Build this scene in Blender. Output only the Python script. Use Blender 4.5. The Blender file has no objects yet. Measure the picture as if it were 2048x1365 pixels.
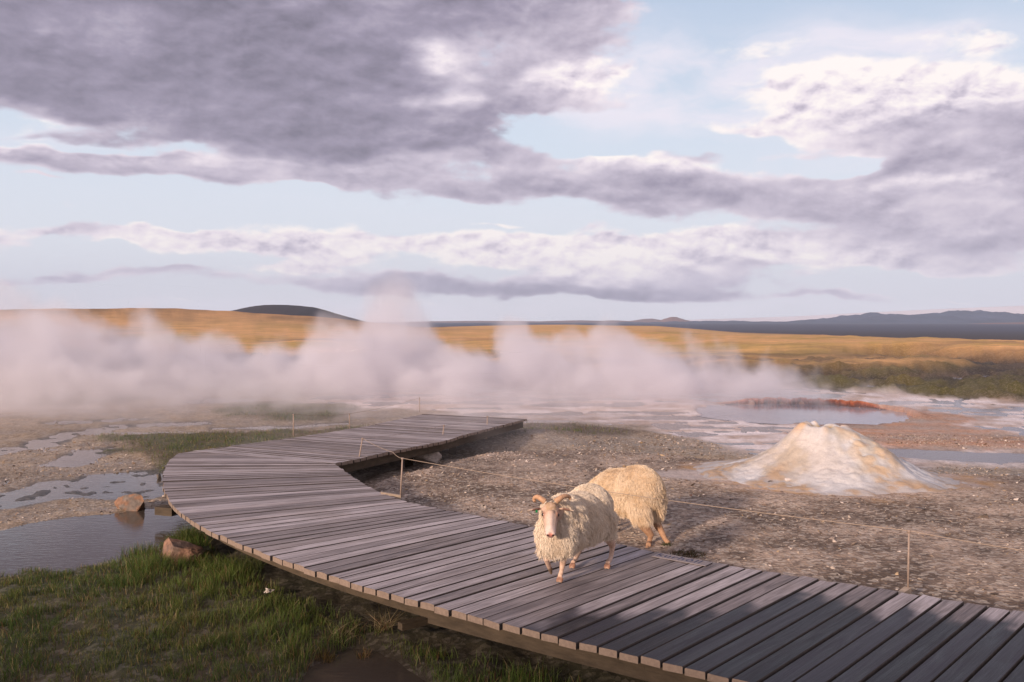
import bpy, bmesh, math, random
import numpy as np
from mathutils import Vector, Matrix
rnd = random.Random(7)
R = np.random.default_rng(11)
rad = math.radians
sc = bpy.context.scene

# ------------------------------------------------------------------ camera
F, CX, CY, HOR, CH = 1800.0, 1024.0, 682.5, 642.0, 1.8
PITCH = math.atan((CY - HOR) / F)
cam = bpy.data.objects.new('camera', bpy.data.cameras.new('camera'))
sc.collection.objects.link(cam)
cam.location = (0, 0, CH)
cam.rotation_euler = (rad(90) - PITCH, 0, 0)
cam.data.sensor_width = 36
cam.data.lens = 36 * F / 2048
cam.data.clip_start = 0.05
cam.data.clip_end = 40000
sc.camera = cam

# ------------------------------------------------------------------ render
sc.render.engine = 'CYCLES'
cy = sc.cycles
cy.use_denoising = True
cy.max_bounces = 8
cy.diffuse_bounces = 3
cy.glossy_bounces = 3
cy.transmission_bounces = 4
cy.transparent_max_bounces = 12
cy.volume_bounces = 5
cy.volume_max_steps = 256
cy.volume_step_rate = 1.0
cy.sample_clamp_indirect = 6
sc.view_settings.view_transform = 'Standard'
sc.view_settings.look = 'None'
sc.view_settings.exposure = 0.42
sc.view_settings.gamma = 1.0

# ------------------------------------------------------------------ sun and sky
SUN_EL = rad(15)
SUN_FROM = Vector((-0.62, -0.785, 0)).normalized()          # the sun stands behind the camera, to the left
sd = Vector((SUN_FROM.x * math.cos(SUN_EL), SUN_FROM.y * math.cos(SUN_EL), math.sin(SUN_EL)))
sun = bpy.data.objects.new('sun', bpy.data.lights.new('sun', 'SUN'))
sc.collection.objects.link(sun)
sun.rotation_euler = sd.to_track_quat('Z', 'Y').to_euler()
sun.data.energy = 4.3
sun.data.angle = rad(5)
sun.data.color = (1.0, 0.77, 0.62)

world = bpy.data.worlds.new('World')
sc.world = world
world.use_nodes = True
world.cycles.sampling_method = 'MANUAL'
world.cycles.sample_map_resolution = 512


class NT:
    """small helper to write node graphs as expressions"""
    def __init__(s, tree): s.t = tree; s.n = tree.nodes; s.l = tree.links
    def add(s, typ, **kw):
        n = s.n.new(typ)
        for k, v in kw.items(): setattr(n, k, v)
        return n
    def put(s, sock, v):
        if v is None: return
        if isinstance(v, bpy.types.NodeSocket): s.l.new(v, sock)
        elif isinstance(v, (tuple, list)):
            dv = list(v)
            if len(dv) == 3 and sock.type == 'RGBA': dv.append(1.0)
            sock.default_value = dv
        else: sock.default_value = v
    def m(s, op, a, b=None, c=None, clamp=False):
        n = s.add('ShaderNodeMath', operation=op, use_clamp=clamp)
        s.put(n.inputs[0], a); s.put(n.inputs[1], b); s.put(n.inputs[2], c)
        return n.outputs[0]
    def v(s, op, a, b=None, c=None):
        n = s.add('ShaderNodeVectorMath', operation=op)
        s.put(n.inputs[0], a); s.put(n.inputs[1], b)
        if c is not None: s.put(n.inputs[2], c)
        return n.outputs['Value'] if op in ('DOT_PRODUCT', 'LENGTH') else n.outputs['Vector']
    def xyz(s, x, y, z=0.0):
        n = s.add('ShaderNodeCombineXYZ'); s.put(n.inputs[0], x); s.put(n.inputs[1], y); s.put(n.inputs[2], z)
        return n.outputs[0]
    def sep(s, v):
        n = s.add('ShaderNodeSeparateXYZ'); s.put(n.inputs[0], v); return n.outputs
    def noise(s, vec, scale, detail=3, rough=0.5, dist=0.0, color=False, dims='3D', lac=2.0):
        n = s.add('ShaderNodeTexNoise', noise_dimensions=dims)
        s.put(n.inputs['Vector'], vec); n.inputs['Scale'].default_value = scale
        n.inputs['Detail'].default_value = detail; n.inputs['Roughness'].default_value = rough
        n.inputs['Distortion'].default_value = dist; n.inputs['Lacunarity'].default_value = lac
        return n.outputs['Color' if color else 0]
    def step(s, a, b, x):
        n = s.add('ShaderNodeMapRange', interpolation_type='SMOOTHSTEP')
        s.put(n.inputs[0], x); s.put(n.inputs[1], a); s.put(n.inputs[2], b)
        return n.outputs[0]
    def lin(s, x, a, b, c, d):
        n = s.add('ShaderNodeMapRange'); s.put(n.inputs[0], x)
        for i, q in enumerate((a, b, c, d)): s.put(n.inputs[i + 1], q)
        return n.outputs[0]
    def mix(s, f, a, b, blend='MIX'):
        n = s.add('ShaderNodeMix', data_type='RGBA', blend_type=blend)
        s.put(n.inputs[0], f); s.put(n.inputs[6], a); s.put(n.inputs[7], b)
        return n.outputs[2]
    def attr(s, name, out='Color'):
        n = s.add('ShaderNodeAttribute', attribute_name=name)
        return n.outputs[out]
    def coord(s, k='Object'):
        return s.add('ShaderNodeTexCoord').outputs[k]


def build_world():
    t = NT(world.node_tree)
    t.n.clear()
    out = t.add('ShaderNodeOutputWorld')
    bg = t.add('ShaderNodeBackground')
    bg.inputs[1].default_value = 0.083
    t.l.new(bg.outputs[0], out.inputs[0])
    sky = t.add('ShaderNodeTexSky', sky_type='NISHITA')
    sky.sun_disc = False
    sky.sun_elevation = SUN_EL
    sky.sun_rotation = math.atan2(SUN_FROM.x, SUN_FROM.y)
    sky.air_density = 1.2; sky.dust_density = 1.5; sky.ozone_density = 1.4
    d = t.coord('Generated')
    x, y, z = t.sep(d)
    az = t.m('ARCTAN2', x, y)
    el = t.m('ARCTAN2', z, t.m('SQRT', t.m('ADD', t.m('MULTIPLY', x, x), t.m('MULTIPLY', y, y))))
    # (azimuth, elevation) in milliradian-like photo units: clouds are patches of the sky in these two angles
    P = t.xyz(az, el)
    warp = t.noise(t.v('MULTIPLY', P, (1, 2.2, 0)), 5.5, 4, 0.55, color=True)
    warp = t.v('SUBTRACT', warp, (0.5, 0.5, 0.5))
    PW = t.v('MULTIPLY_ADD', warp, (0.16, 0.075, 0.0), P)

    def ang(px, py):
        u = (px - CX) / F; a = math.atan(u)
        return a, math.atan((HOR - py) / F * math.cos(a))
    # cx, cy, rx, ry, amount, darkness
    B = [(110, 35, 380, 115, 1.5, .85), (520, 130, 400, 135, 1.6, 1.0), (760, 225, 200, 60, 1.0, .9), (430, 200, 190, 52, 1.0, 1.0),
         (930, 15, 230, 60, 1.1, .75), (1090, 150, 90, 70, .62, .5), (1120, 195, 90, 30, .6, .45), (1170, 20, 150, 34, .7, .5), (900, 270, 110, 26, .6, .7),
         (180, 322, 300, 22, .95, .50), (500, 342, 200, 18, .85, .60), (80, 235, 130, 16, .5, .45), (650, 362, 130, 8, .5, .5),
         (1040, 322, 90, 26, .75, .55), (1190, 325, 60, 28, .85, .5), (1330, 335, 70, 22, .7, .42), (1120, 372, 260, 18, 1.0, .72),
         (1400, 398, 170, 24, 1.1, .75), (1430, 300, 70, 10, .7, .7), (1570, 310, 70, 10, .55, .5), (1600, 360, 170, 26, .8, .55), (1560, 425, 170, 18, .9, .62),
         (1880, 395, 190, 50, .95, .62), (1990, 300, 150, 46, 1.2, .66), (1820, 262, 180, 26, 1.0, .62), (1780, 470, 200, 22, 1.0, .62),
         (1990, 470, 160, 34, 1.05, .64), (1660, 262, 120, 14, .6, .45), (1650, 500, 190, 24, .8, .3), (1900, 520, 120, 12, .8, .45),
         (1830, 190, 240, 50, 1.25, .0), (1640, 170, 90, 34, .75, .08), (1940, 80, 90, 22, .7, .0), (1640, 85, 190, 16, .5, .0), (1580, 235, 150, 16, .7, .2),
         (120, 475, 170, 14, .9, .35), (330, 480, 110, 12, .8, .22), (520, 485, 150, 16, .9, .15), (760, 500, 170, 24, 1.0, .12),
         (980, 505, 140, 24, .95, .12), (1190, 505, 150, 34, 1.2, .05), (1330, 515, 130, 30, 1.05, .12), (1560, 500, 120, 24, .9, .05), (1700, 505, 70, 16, .7, .0),
         (620, 528, 130, 9, .9, .1), (880, 300, 90, 40, .5, .6), (480, 300, 200, 14, .35, .5), (1320, 350, 160, 26, .5, .5), (700, 330, 200, 16, .5, .45), (950, 390, 120, 12, .55, .6), (1130, 558, 60, 7, .8, .0), (760, 560, 300, 13, .9, .72), (1050, 578, 260, 14, 1.0, .85), (1330, 560, 150, 24, 1.0, .72), (1380, 588, 160, 12, .9, .8),
         (230, 538, 300, 9, .75, .6), (1640, 598, 90, 7, .8, .6), (1600, 555, 40, 14, .5, .4), (1920, 585, 200, 4, .5, .3), (340, 604, 90, 4, .6, .1), (800, 606, 70, 3, .4, .1), (1180, 455, 40, 10, .45, .6), (120, 366, 40, 4, .6, .4),
         (60, 232, 170, 20, -1.1, .9), (200, 287, 190, 9, -.6, .9), (520, 316, 240, 7, -.35, .9), (1130, 283, 170, 20, -1.0, .6), (1240, 235, 150, 14, -.8, .6), (1440, 278, 110, 13, -.6, .6),
         (1690, 318, 60, 11, -1.4, .6), (870, 165, 70, 50, -.55, 1.0), (870, 112, 75, 22, .35, -1.6), (905, 180, 60, 20, .3, -1.4), (1150, 160, 85, 20, .4, -1.0), (1870, 365, 80, 16, .2, -2.2),
         (1190, 318, 50, 12, .3, -.8), (1330, 322, 60, 10, .3, -.8), (300, 318, 260, 9, .3, -.7), (1000, 455, 60, 5, .5, .3), (1740, 560, 60, 14, -.4, .3)]
    acc = dk = None
    for cx_, cy_, rx, ry, am, da in B:
        a0, e0 = ang(cx_, cy_)
        sx, sy = F / rx, F / ry
        q = t.v('MULTIPLY_ADD', PW, (sx, sy, 0), (-a0 * sx, -e0 * sy, 0))
        w = t.m('POWER', 0.45, t.v('DOT_PRODUCT', q, q))
        acc = t.m('MULTIPLY', w, am) if acc is None else t.m('MULTIPLY_ADD', w, am, acc)
        dk = t.m('MULTIPLY', w, am * da) if dk is None else t.m('MULTIPLY_ADD', w, am * da, dk)
    # behind the camera and overhead: broken cloud too
    P3 = t.v('MULTIPLY', d, (1, 1, 2.4))
    beyond = t.step(0.50, 0.9, t.m('MAXIMUM', t.m('ABSOLUTE', az), t.m('MULTIPLY', el, 1.25)))
    acc = t.m('MULTIPLY_ADD', beyond, 0.55, acc)
    dk = t.m('MULTIPLY_ADD', beyond, 0.42, dk)
    dark = t.m('DIVIDE', dk, t.m('MAXIMUM', acc, 0.05))
    PN = t.v('MULTIPLY', P, (1, 2.1, 0))
    n1 = t.noise(PN, 9.0, 10, 0.60, 0.12)
    n2 = t.noise(t.v('ADD', PN, (-0.008, 0.024, 0.0)), 9.0, 6, 0.56, 0.12)
    n3 = t.noise(t.v('MULTIPLY', PW, (1, 3.2, 0)), 5.0, 5, 0.55)
    dens = t.m('MULTIPLY_ADD', t.m('SUBTRACT', n1, 0.5), 2.5, t.m('MINIMUM', acc, 1.12))
    cov = t.step(0.33, 0.78, dens)
    thick = t.step(0.5, 1.25, dens)
    relief = t.m('MULTIPLY', t.m('SUBTRACT', n1, n2), t.lin(dark, 0.05, 0.75, 2.0, 0.75))      # tops towards the light are brighter
    PF = t.v('MULTIPLY', P, (1, 1.7, 0))
    r2 = t.m('SUBTRACT', t.noise(PF, 26.0, 6, 0.55, 0.3), t.noise(t.v('ADD', PF, (-0.004, 0.010, 0.0)), 26.0, 4, 0.55, 0.3))
    relief = t.m('MULTIPLY_ADD', r2, t.lin(dark, 0.0, 0.5, 1.7, 0.35), relief)
    lum = t.m('SUBTRACT', t.m('ADD', relief, 1.10), t.m('MULTIPLY', dark, 0.80))
    lum = t.m('SUBTRACT', lum, t.m('MULTIPLY', thick, 0.20))
    lum = t.m('MULTIPLY_ADD', t.m('SUBTRACT', n3, 0.5), t.lin(dark, 0.1, 0.9, 0.45, 0.42), lum)
    cr = t.add('ShaderNodeValToRGB')
    e = cr.color_ramp.elements
    e[0].position = 0.0; e[0].color = (0.155, 0.138, 0.188, 1)
    e[1].position = 1.0; e[1].color = (0.98, 0.90, 0.87, 1)
    for p_, c_ in ((0.25, (0.315, 0.275, 0.365, 1)), (0.5, (0.56, 0.495, 0.59, 1)), (0.75, (0.82, 0.73, 0.79, 1))):
        q = e.new(p_); q.color = c_
    t.put(cr.inputs[0], t.m('MAXIMUM', lum, 0.0))
    cloud = cr.outputs[0]
    # clear sky: nishita tinted towards the pale evening sky near the horizon
    g = t.add('ShaderNodeValToRGB')
    e = g.color_ramp.elements
    e[0].position = 0.0; e[0].color = (0.76, 0.74, 0.81, 1)
    e[1].position = 1.0; e[1].color = (0.12, 0.17, 0.29, 1)
    for p_, c_ in ((0.06, (0.74, 0.77, 0.85, 1)), (0.14, (0.64, 0.72, 0.84, 1)), (0.24, (0.46, 0.56, 0.73, 1)), (0.5, (0.26, 0.35, 0.52, 1))):
        q = e.new(p_); q.color = c_
    t.put(g.inputs[0], t.m('DIVIDE', t.m('MAXIMUM', el, 0.0), 1.5))
    pale = t.v('SCALE', g.outputs[0]); pale.node.inputs['Scale'].default_value = 10.0
    clear = t.mix(0.08, pale, sky.outputs[0])
    # thin high veil
    VB = [(1500, 140, 330, 70, .8), (1330, 215, 240, 45, .75), (1700, 110, 300, 50, .55), (1150, 120, 150, 60, .35), (900, 420, 900, 60, .25), (1000, 620, 1600, 26, .55), (100, 270, 160, 24, .5), (1750, 330, 240, 60, .5)]
    va = None
    for cx_, cy_, rx, ry, am in VB:
        a0, e0 = ang(cx_, cy_); sx, sy = F / rx, F / ry
        q = t.v('MULTIPLY_ADD', PW, (sx, sy, 0), (-a0 * sx, -e0 * sy, 0))
        w = t.m('POWER', 0.45, t.v('DOT_PRODUCT', q, q))
        va = t.m('MULTIPLY', w, am) if va is None else t.m('MULTIPLY_ADD', w, am, va)
    streak = t.noise(t.v('MULTIPLY', PW, (1, 3.6, 0)), 7.0, 6, 0.6)
    veil = t.m('MULTIPLY', t.step(0.0, 1.0, va), t.step(0.25, 0.62, streak))
    clear = t.mix(t.m('MULTIPLY', veil, .85), clear, (8.3, 7.8, 8.6))
    cov2 = t.m('MULTIPLY', cov, 0.97)
    cl10 = t.v('SCALE', cloud)
    # clouds away from the view are darker and greyer, as overhead cloud is
    t.put(cl10.node.inputs['Scale'], t.m('MULTIPLY_ADD', beyond, -0.5, 10.0))
    col = t.mix(cov2, clear, cl10)
    col = t.mix(beyond, col, t.mix(1.0, col, (1.12, .95, .86), 'MULTIPLY'))
    below = t.step(0.0, -0.03, el)
    col = t.mix(below, col, (1.6, 1.3, 1.2))
    t.put(bg.inputs[0], col)


build_world()

# ------------------------------------------------------------------ helpers
SP, CP = math.sin(PITCH), math.cos(PITCH)


def ray(px, py):
    u = (px - CX) / F; v = (py - CY) / F
    return np.array([u, CP - v * SP, -SP - v * CP])


def W(px, py, d):                       # point seen at that pixel of the photograph, d metres ahead
    r = ray(px, py); r = r / r[1] * d
    return Vector((r[0], d, CH + r[2]))


def G(px, py, z=0.0):                   # point seen at that pixel on a level z
    r = ray(px, py); r = r * ((z - CH) / r[2])
    return Vector((r[0], r[1], z))


_perm = np.random.default_rng(5).permutation(512).astype(np.int64)
_perm = np.concatenate([_perm, _perm])
_ga = np.random.default_rng(6).uniform(0, 2 * np.pi, 512)
_gx, _gy = np.cos(_ga), np.sin(_ga)


def perlin(x, y):
    xi = np.floor(x).astype(np.int64); yi = np.floor(y).astype(np.int64)
    xf = x - xi; yf = y - yi
    u = xf * xf * xf * (xf * (xf * 6 - 15) + 10); v = yf * yf * yf * (yf * (yf * 6 - 15) + 10)
    def gr(ix, iy, dx, dy):
        h = _perm[(_perm[ix & 511] + iy) & 511]
        return _gx[h] * dx + _gy[h] * dy
    a = gr(xi, yi, xf, yf); b = gr(xi + 1, yi, xf - 1, yf)
    c = gr(xi, yi + 1, xf, yf - 1); d = gr(xi + 1, yi + 1, xf - 1, yf - 1)
    return (a + u * (b - a)) * (1 - v) + (c + u * (d - c)) * v


def fbm(x, y, o=4, s=1.0, g=0.5, off=0.0):
    x = x * s + off; y = y * s + off * 1.7
    r = 0; a = 1.0
    for _ in range(o):
        r = r + a * perlin(x, y); x = x * 2.03 + 17.1; y = y * 2.03 + 5.3; a *= g
    return r


def sstep(a, b, x):
    t = np.clip((x - a) / (b - a), 0, 1); return t * t * (3 - 2 * t)


def polydist(x, y, poly):               # signed distance, positive inside
    d2 = np.full(x.shape, 1e18); ins = np.zeros(x.shape, bool)
    n = len(poly)
    for i in range(n):
        ax, ay = poly[i]; bx, by = poly[(i + 1) % n]
        ex, ey = bx - ax, by - ay
        t = np.clip(((x - ax) * ex + (y - ay) * ey) / (ex * ex + ey * ey + 1e-12), 0, 1)
        d2 = np.minimum(d2, (x - ax - t * ex) ** 2 + (y - ay - t * ey) ** 2)
        if abs(ey) > 1e-12:
            c = ((ay > y) != (by > y)) & (x < (bx - ax) * (y - ay) / ey + ax)
            ins ^= c
    return np.where(ins, 1, -1) * np.sqrt(d2)


def tag(o, label=None, cat=None, group=None, kind=None):
    if label: o['label'] = label
    if cat: o['category'] = cat
    if group: o['group'] = group
    if kind: o['kind'] = kind
    return o


def link(o, parent=None):
    sc.collection.objects.link(o)
    if parent: o.parent = parent
    return o


def thing(name, loc, label, cat, group=None):
    o = bpy.data.objects.new(name, None)
    o.empty_display_size = 0.1
    o.location = loc
    link(o)
    return tag(o, label, cat, group)


def npmesh(name, verts, faces, mats, parent=None, smooth=True, loc=None, cols=None, uv=None, fmat=None, attrs=None):
    """verts (n,3), faces (m,k) all of one size; origin set at loc (world)"""
    me = bpy.data.meshes.new(name)
    verts = np.asarray(verts, np.float32); faces = np.asarray(faces, np.int32)
    if loc is not None: verts = verts - np.asarray(loc, np.float32)
    k = faces.shape[1]
    me.vertices.add(len(verts)); me.vertices.foreach_set('co', verts.ravel())
    me.loops.add(faces.size); me.loops.foreach_set('vertex_index', faces.ravel())
    me.polygons.add(len(faces))
    me.polygons.foreach_set('loop_start', np.arange(0, faces.size, k, dtype=np.int32))
    me.polygons.foreach_set('use_smooth', np.full(len(faces), smooth))
    if fmat is not None: me.polygons.foreach_set('material_index', np.asarray(fmat, np.int32))
    me.update(calc_edges=True)
    if cols is not None:
        a = me.color_attributes.new('col', 'FLOAT_COLOR', 'POINT')
        c = np.asarray(cols, np.float32)
        if c.shape[1] == 3: c = np.concatenate([c, np.ones((len(c), 1), np.float32)], 1)
        a.data.foreach_set('color', c.ravel())
    for an, av in (attrs or {}).items():
        a = me.attributes.new(an, 'FLOAT', 'POINT'); a.data.foreach_set('value', np.asarray(av, np.float32))
    if uv is not None:
        u = me.uv_layers.new(name='UVMap'); u.data.foreach_set('uv', np.asarray(uv, np.float32)[faces.ravel()].ravel())
    for m_ in (mats if isinstance(mats, (list, tuple)) else [mats]): me.materials.append(m_)
    me.validate()
    o = bpy.data.objects.new(name, me)
    if loc is not None and parent is None: o.location = loc
    link(o, parent)
    return o


def pymesh(name, verts, faces, mats, parent=None, smooth=False, loc=None, fmat=None):
    me = bpy.data.meshes.new(name)
    L = Vector(loc) if loc is not None else Vector((0, 0, 0))
    me.from_pydata([tuple(Vector(v) - L) for v in verts], [], faces)
    for p in me.polygons: p.use_smooth = smooth
    if fmat:
        for p, m_ in zip(me.polygons, fmat): p.material_index = m_
    for m_ in (mats if isinstance(mats, (list, tuple)) else [mats]): me.materials.append(m_)
    me.update()
    o = bpy.data.objects.new(name, me)
    if loc is not None and parent is None: o.location = loc
    link(o, parent)
    return o


def tube(pts, rad_, n=8, cap=True):
    """verts, quads/tris (as python lists) of a tapered tube through pts"""
    pts = [Vector(p) for p in pts]
    if not hasattr(rad_, '__len__'): rad_ = [rad_] * len(pts)
    V, Fc = [], []
    up = Vector((0, 0, 1))
    prev = None
    for i, p in enumerate(pts):
        t_ = (pts[min(i + 1, len(pts) - 1)] - pts[max(i - 1, 0)]).normalized()
        if prev is None:
            a = t_.cross(up if abs(t_.z) < 0.9 else Vector((1, 0, 0))).normalized()
        else:
            a = (prev - t_ * prev.dot(t_)).normalized()
        prev = a
        b = t_.cross(a)
        for k in range(n):
            th = 2 * math.pi * k / n
            V.append(p + (a * math.cos(th) + b * math.sin(th)) * rad_[i])
    for i in range(len(pts) - 1):
        for k in range(n):
            k2 = (k + 1) % n
            Fc.append((i * n + k, i * n + k2, (i + 1) * n + k2, (i + 1) * n + k))
    if cap:
        Fc.append(tuple(reversed(range(n)))); Fc.append(tuple(range((len(pts) - 1) * n, len(pts) * n)))
    return V, Fc


def join(parts):
    V, Fc = [], []
    for v, f in parts:
        o = len(V); V += list(v); Fc += [tuple(i + o for i in q) for q in f]
    return V, Fc


def boxv(a, b, w, h, up=Vector((0, 0, 1)), bev=0.0):
    """a beam from a to b (centre line of its top face), width w, depth h"""
    a, b = Vector(a), Vector(b)
    t_ = (b - a).normalized(); s_ = t_.cross(up).normalized() * (w / 2)
    dn = Vector((0, 0, -h))
    V = [a - s_, a + s_, a + s_ + dn, a - s_ + dn, b - s_, b + s_, b + s_ + dn, b - s_ + dn]
    return V, [(0, 1, 2, 3), (7, 6, 5, 4), (0, 4, 5, 1), (1, 5, 6, 2), (2, 6, 7, 3), (3, 7, 4, 0)]


# ------------------------------------------------------------------ materials
def mat(name):
    m_ = bpy.data.materials.new(name); m_.use_nodes = True
    t = NT(m_.node_tree); t.n.clear()
    out = t.add('ShaderNodeOutputMaterial')
    b = t.add('ShaderNodeBsdfPrincipled')
    t.l.new(b.outputs[0], out.inputs[0])
    return m_, t, b, out


def bump(t, b, h, strength, dist=0.01):
    n = t.add('ShaderNodeBump'); n.inputs['Strength'].default_value = strength; n.inputs['Distance'].default_value = dist
    t.put(n.inputs['Height'], h); t.l.new(n.outputs[0], b.inputs['Normal'])


def simple(name, col, rough=0.8, var=0.25, scale=20, bmp=0.3, spec=0.3, use_col=False, stretch=(1, 1, 1)):
    m_, t, b, out = mat(name)
    co = t.v('MULTIPLY', t.coord('Object'), stretch)
    n1 = t.noise(co, scale, 5, 0.6)
    k = t.lin(n1, 0.25, 0.75, 1 - var, 1 + var)
    base = t.attr('col') if use_col else col
    s_ = t.v('SCALE', base); t.put(s_.node.inputs['Scale'], k)
    t.put(b.inputs['Base Color'], s_)
    b.inputs['Roughness'].default_value = rough
    b.inputs['Specular IOR Level'].default_value = spec
    if bmp: bump(t, b, t.noise(co, scale * 2.3, 5, 0.65), bmp)
    return m_


def ground_material():
    m_, t, b, out = mat('ground_soil')
    col = t.attr('col'); gr = t.attr('gravelly', 'Fac'); wet = t.attr('wet', 'Fac')
    P = t.coord('Object')
    fine = t.noise(P, 38, 5, 0.7)
    mid = t.noise(P, 6, 4, 0.6)
    far_n = t.noise(t.v('MULTIPLY', P, (.35, 1, 1)), .55, 7, 0.68)
    vo = t.add('ShaderNodeTexVoronoi'); vo.inputs['Scale'].default_value = 27; vo.inputs['Randomness'].default_value = 1
    t.put(vo.inputs['Vector'], t.v('MULTIPLY', P, (1, 1, 0.4)))
    vr = t.sep(vo.outputs['Color'])[0]
    vo2 = t.add('ShaderNodeTexVoronoi'); vo2.inputs['Scale'].default_value = 17
    t.put(vo2.inputs['Vector'], P)
    vr2 = t.sep(vo2.outputs['Color'])[1]
    fleck = t.step(0.62, 0.92, vr)                      # pale sinter chips
    fleck2 = t.step(0.86, 0.97, vr2)
    pit = t.step(0.45, 0.05, vr)
    k = t.m('ADD', t.lin(fine, 0.25, 0.75, 0.66, 1.34), t.m('MULTIPLY', t.m('SUBTRACT', mid, 0.5), 0.7))
    k = t.m('MULTIPLY', k, t.lin(far_n, .25, .75, .62, 1.38))
    s_ = t.v('SCALE', col); t.put(s_.node.inputs['Scale'], k)
    c2 = t.mix(t.m('MULTIPLY', fleck, t.m('MULTIPLY', gr, 0.46)), s_, (0.66, 0.58, 0.48))
    c2 = t.mix(t.m('MULTIPLY', fleck2, t.m('MULTIPLY', gr, 0.35)), c2, (0.55, 0.48, 0.42))
    c2 = t.mix(t.m('MULTIPLY', pit, t.m('MULTIPLY', gr, 0.55)), c2, (0.07, 0.05, 0.042))
    t.put(b.inputs['Base Color'], c2)
    t.put(b.inputs['Roughness'], t.lin(wet, 0, 1, 0.9, 0.32))
    b.inputs['Specular IOR Level'].default_value = 0.35
    h = t.m('ADD', t.m('MULTIPLY', fine, 0.6), t.m('MULTIPLY', vo.outputs['Distance'], t.m('MULTIPLY', gr, 0.8)))
    bump(t, b, h, 0.7, 0.02)
    return m_


def water_material(name, col, rough, ripple, scale, stretch=(1, 3, 1)):
    m_, t, b, out = mat(name)
    P = t.v('MULTIPLY', t.coord('Object'), stretch)
    n1 = t.noise(P, scale, 3, 0.5, 0.4)
    t.put(b.inputs['Base Color'], col)
    b.inputs['Roughness'].default_value = rough
    b.inputs['IOR'].default_value = 1.33
    b.inputs['Specular IOR Level'].default_value = 0.5
    bump(t, b, n1, ripple, 0.02)
    return m_


def wood_material(name, c_lo, c_mid, c_hi, rough=0.75):
    """weathered board: u runs along the board in metres, v across it"""
    m_, t, b, out = mat(name)
    uv = t.add('ShaderNodeUVMap').outputs[0]
    u, v_, _ = t.sep(uv)
    tone = t.attr('tone', 'Fac')
    g = t.noise(t.xyz(t.m('MULTIPLY', u, 2.6), t.m('MULTIPLY', v_, 75), tone), 1.0, 5, 0.65, 0.6)
    g2 = t.noise(t.xyz(t.m('MULTIPLY', u, 1.4), t.m('MULTIPLY', v_, 14), tone), 1.0, 4, 0.6, 1.2)
    g3 = t.noise(t.xyz(t.m('MULTIPLY', u, 5.0), t.m('MULTIPLY', v_, 230), tone), 1.0, 3, 0.7)
    k = t.m('ADD', t.m('MULTIPLY', g, 0.55), t.m('MULTIPLY', g2, 0.62))
    k = t.m('ADD', k, t.m('MULTIPLY', t.m('SUBTRACT', tone, 0.5), 0.22))
    cr = t.add('ShaderNodeValToRGB'); e = cr.color_ramp.elements
    e[0].position = 0.36; e[0].color = (*c_lo, 1); e[1].position = 0.82; e[1].color = (*c_hi, 1)
    q = e.new(0.56); q.color = (*c_mid, 1)
    t.put(cr.inputs[0], k)
    crack = t.step(0.36, 0.27, g3)
    c = t.mix(t.m('MULTIPLY', crack, 0.6), cr.outputs[0], (0.035, 0.03, 0.032))
    big = t.noise(t.coord('Object'), 1.3, 3, 0.6)
    c = t.mix(t.m('MULTIPLY', t.step(0.5, 0.72, big), 0.25), c, (0.22, 0.17, 0.13))
    damp_shade = t.attr('damp_shade', 'Fac')                          # soaked boards, a little glossier, with the near shadow painted into the same darkening
    c = t.mix(damp_shade, c, t.mix(1.0, c, (0.09, 0.09, 0.115), 'MULTIPLY'))
    t.put(b.inputs['Base Color'], c)
    t.put(b.inputs['Roughness'], t.m('SUBTRACT', t.lin(g2, 0.3, 0.7, rough - 0.14, rough + 0.1), t.m('MULTIPLY', damp_shade, 0.22)))
    b.inputs['Specular IOR Level'].default_value = 0.32
    h = t.m('ADD', g, t.m('MULTIPLY', g3, 0.7))
    bump(t, b, h, 0.55, 0.006)
    return m_


M_ground = ground_material()
M_water = water_material('still_water', (0.075, 0.060, 0.048), 0.04, 0.10, 9)
M_pool = water_material('milky_water', (0.30, 0.31, 0.36), 0.12, 0.05, 5)
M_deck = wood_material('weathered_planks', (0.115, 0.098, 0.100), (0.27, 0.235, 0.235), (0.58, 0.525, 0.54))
M_end = simple('plank_end_grain', (0.25, 0.19, 0.15), 0.8, 0.22, 45, 0.3)
M_beam = simple('beam_timber', (0.075, 0.056, 0.037), 0.8, 0.4, 7, 0.4, stretch=(1, 1, 4))
M_pale = simple('pale_timber', (0.42, 0.33, 0.25), 0.75, 0.2, 30, 0.2)
M_rod = simple('rusty_rod', (0.30, 0.23, 0.19), 0.6, 0.25, 60, 0.2)
M_rope = simple('rope_fibre', (0.36, 0.28, 0.22), 0.85, 0.2, 300, 0.4)

# ------------------------------------------------------------------ boardwalk outline (world, metres; deck top is z = 0)
def pl(pts): return [G(*p).to_2d() for p in pts]


inner_a = pl([(2048, 1225), (1816, 1186), (1630, 1158), (1428, 1126), (1345, 1110), (1231, 1089), (1060, 1053), (940, 1029), (815, 1006), (761, 987), (714, 960), (669, 928)])
outer_a = pl([(1475, 1360), (1300, 1320), (1042, 1256), (839, 1206), (757, 1182), (683, 1159), (570, 1124), (491, 1092), (409, 1059), (359, 1026), (331, 991), (323, 960), (333, 927)])
# run on past the frame at the near end
dn = (inner_a[0] - inner_a[2]).normalized()
seamC = (G(1965, 1213.5).to_2d(), G(1737.5, 1363).to_2d())
sdir = (seamC[1] - seamC[0]).normalized()
in_far = inner_a[0] + dn * 4.5
out_far = in_far + sdir * 2.02
inner_a = [in_far] + inner_a
outer_a = [out_far] + outer_a


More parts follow.
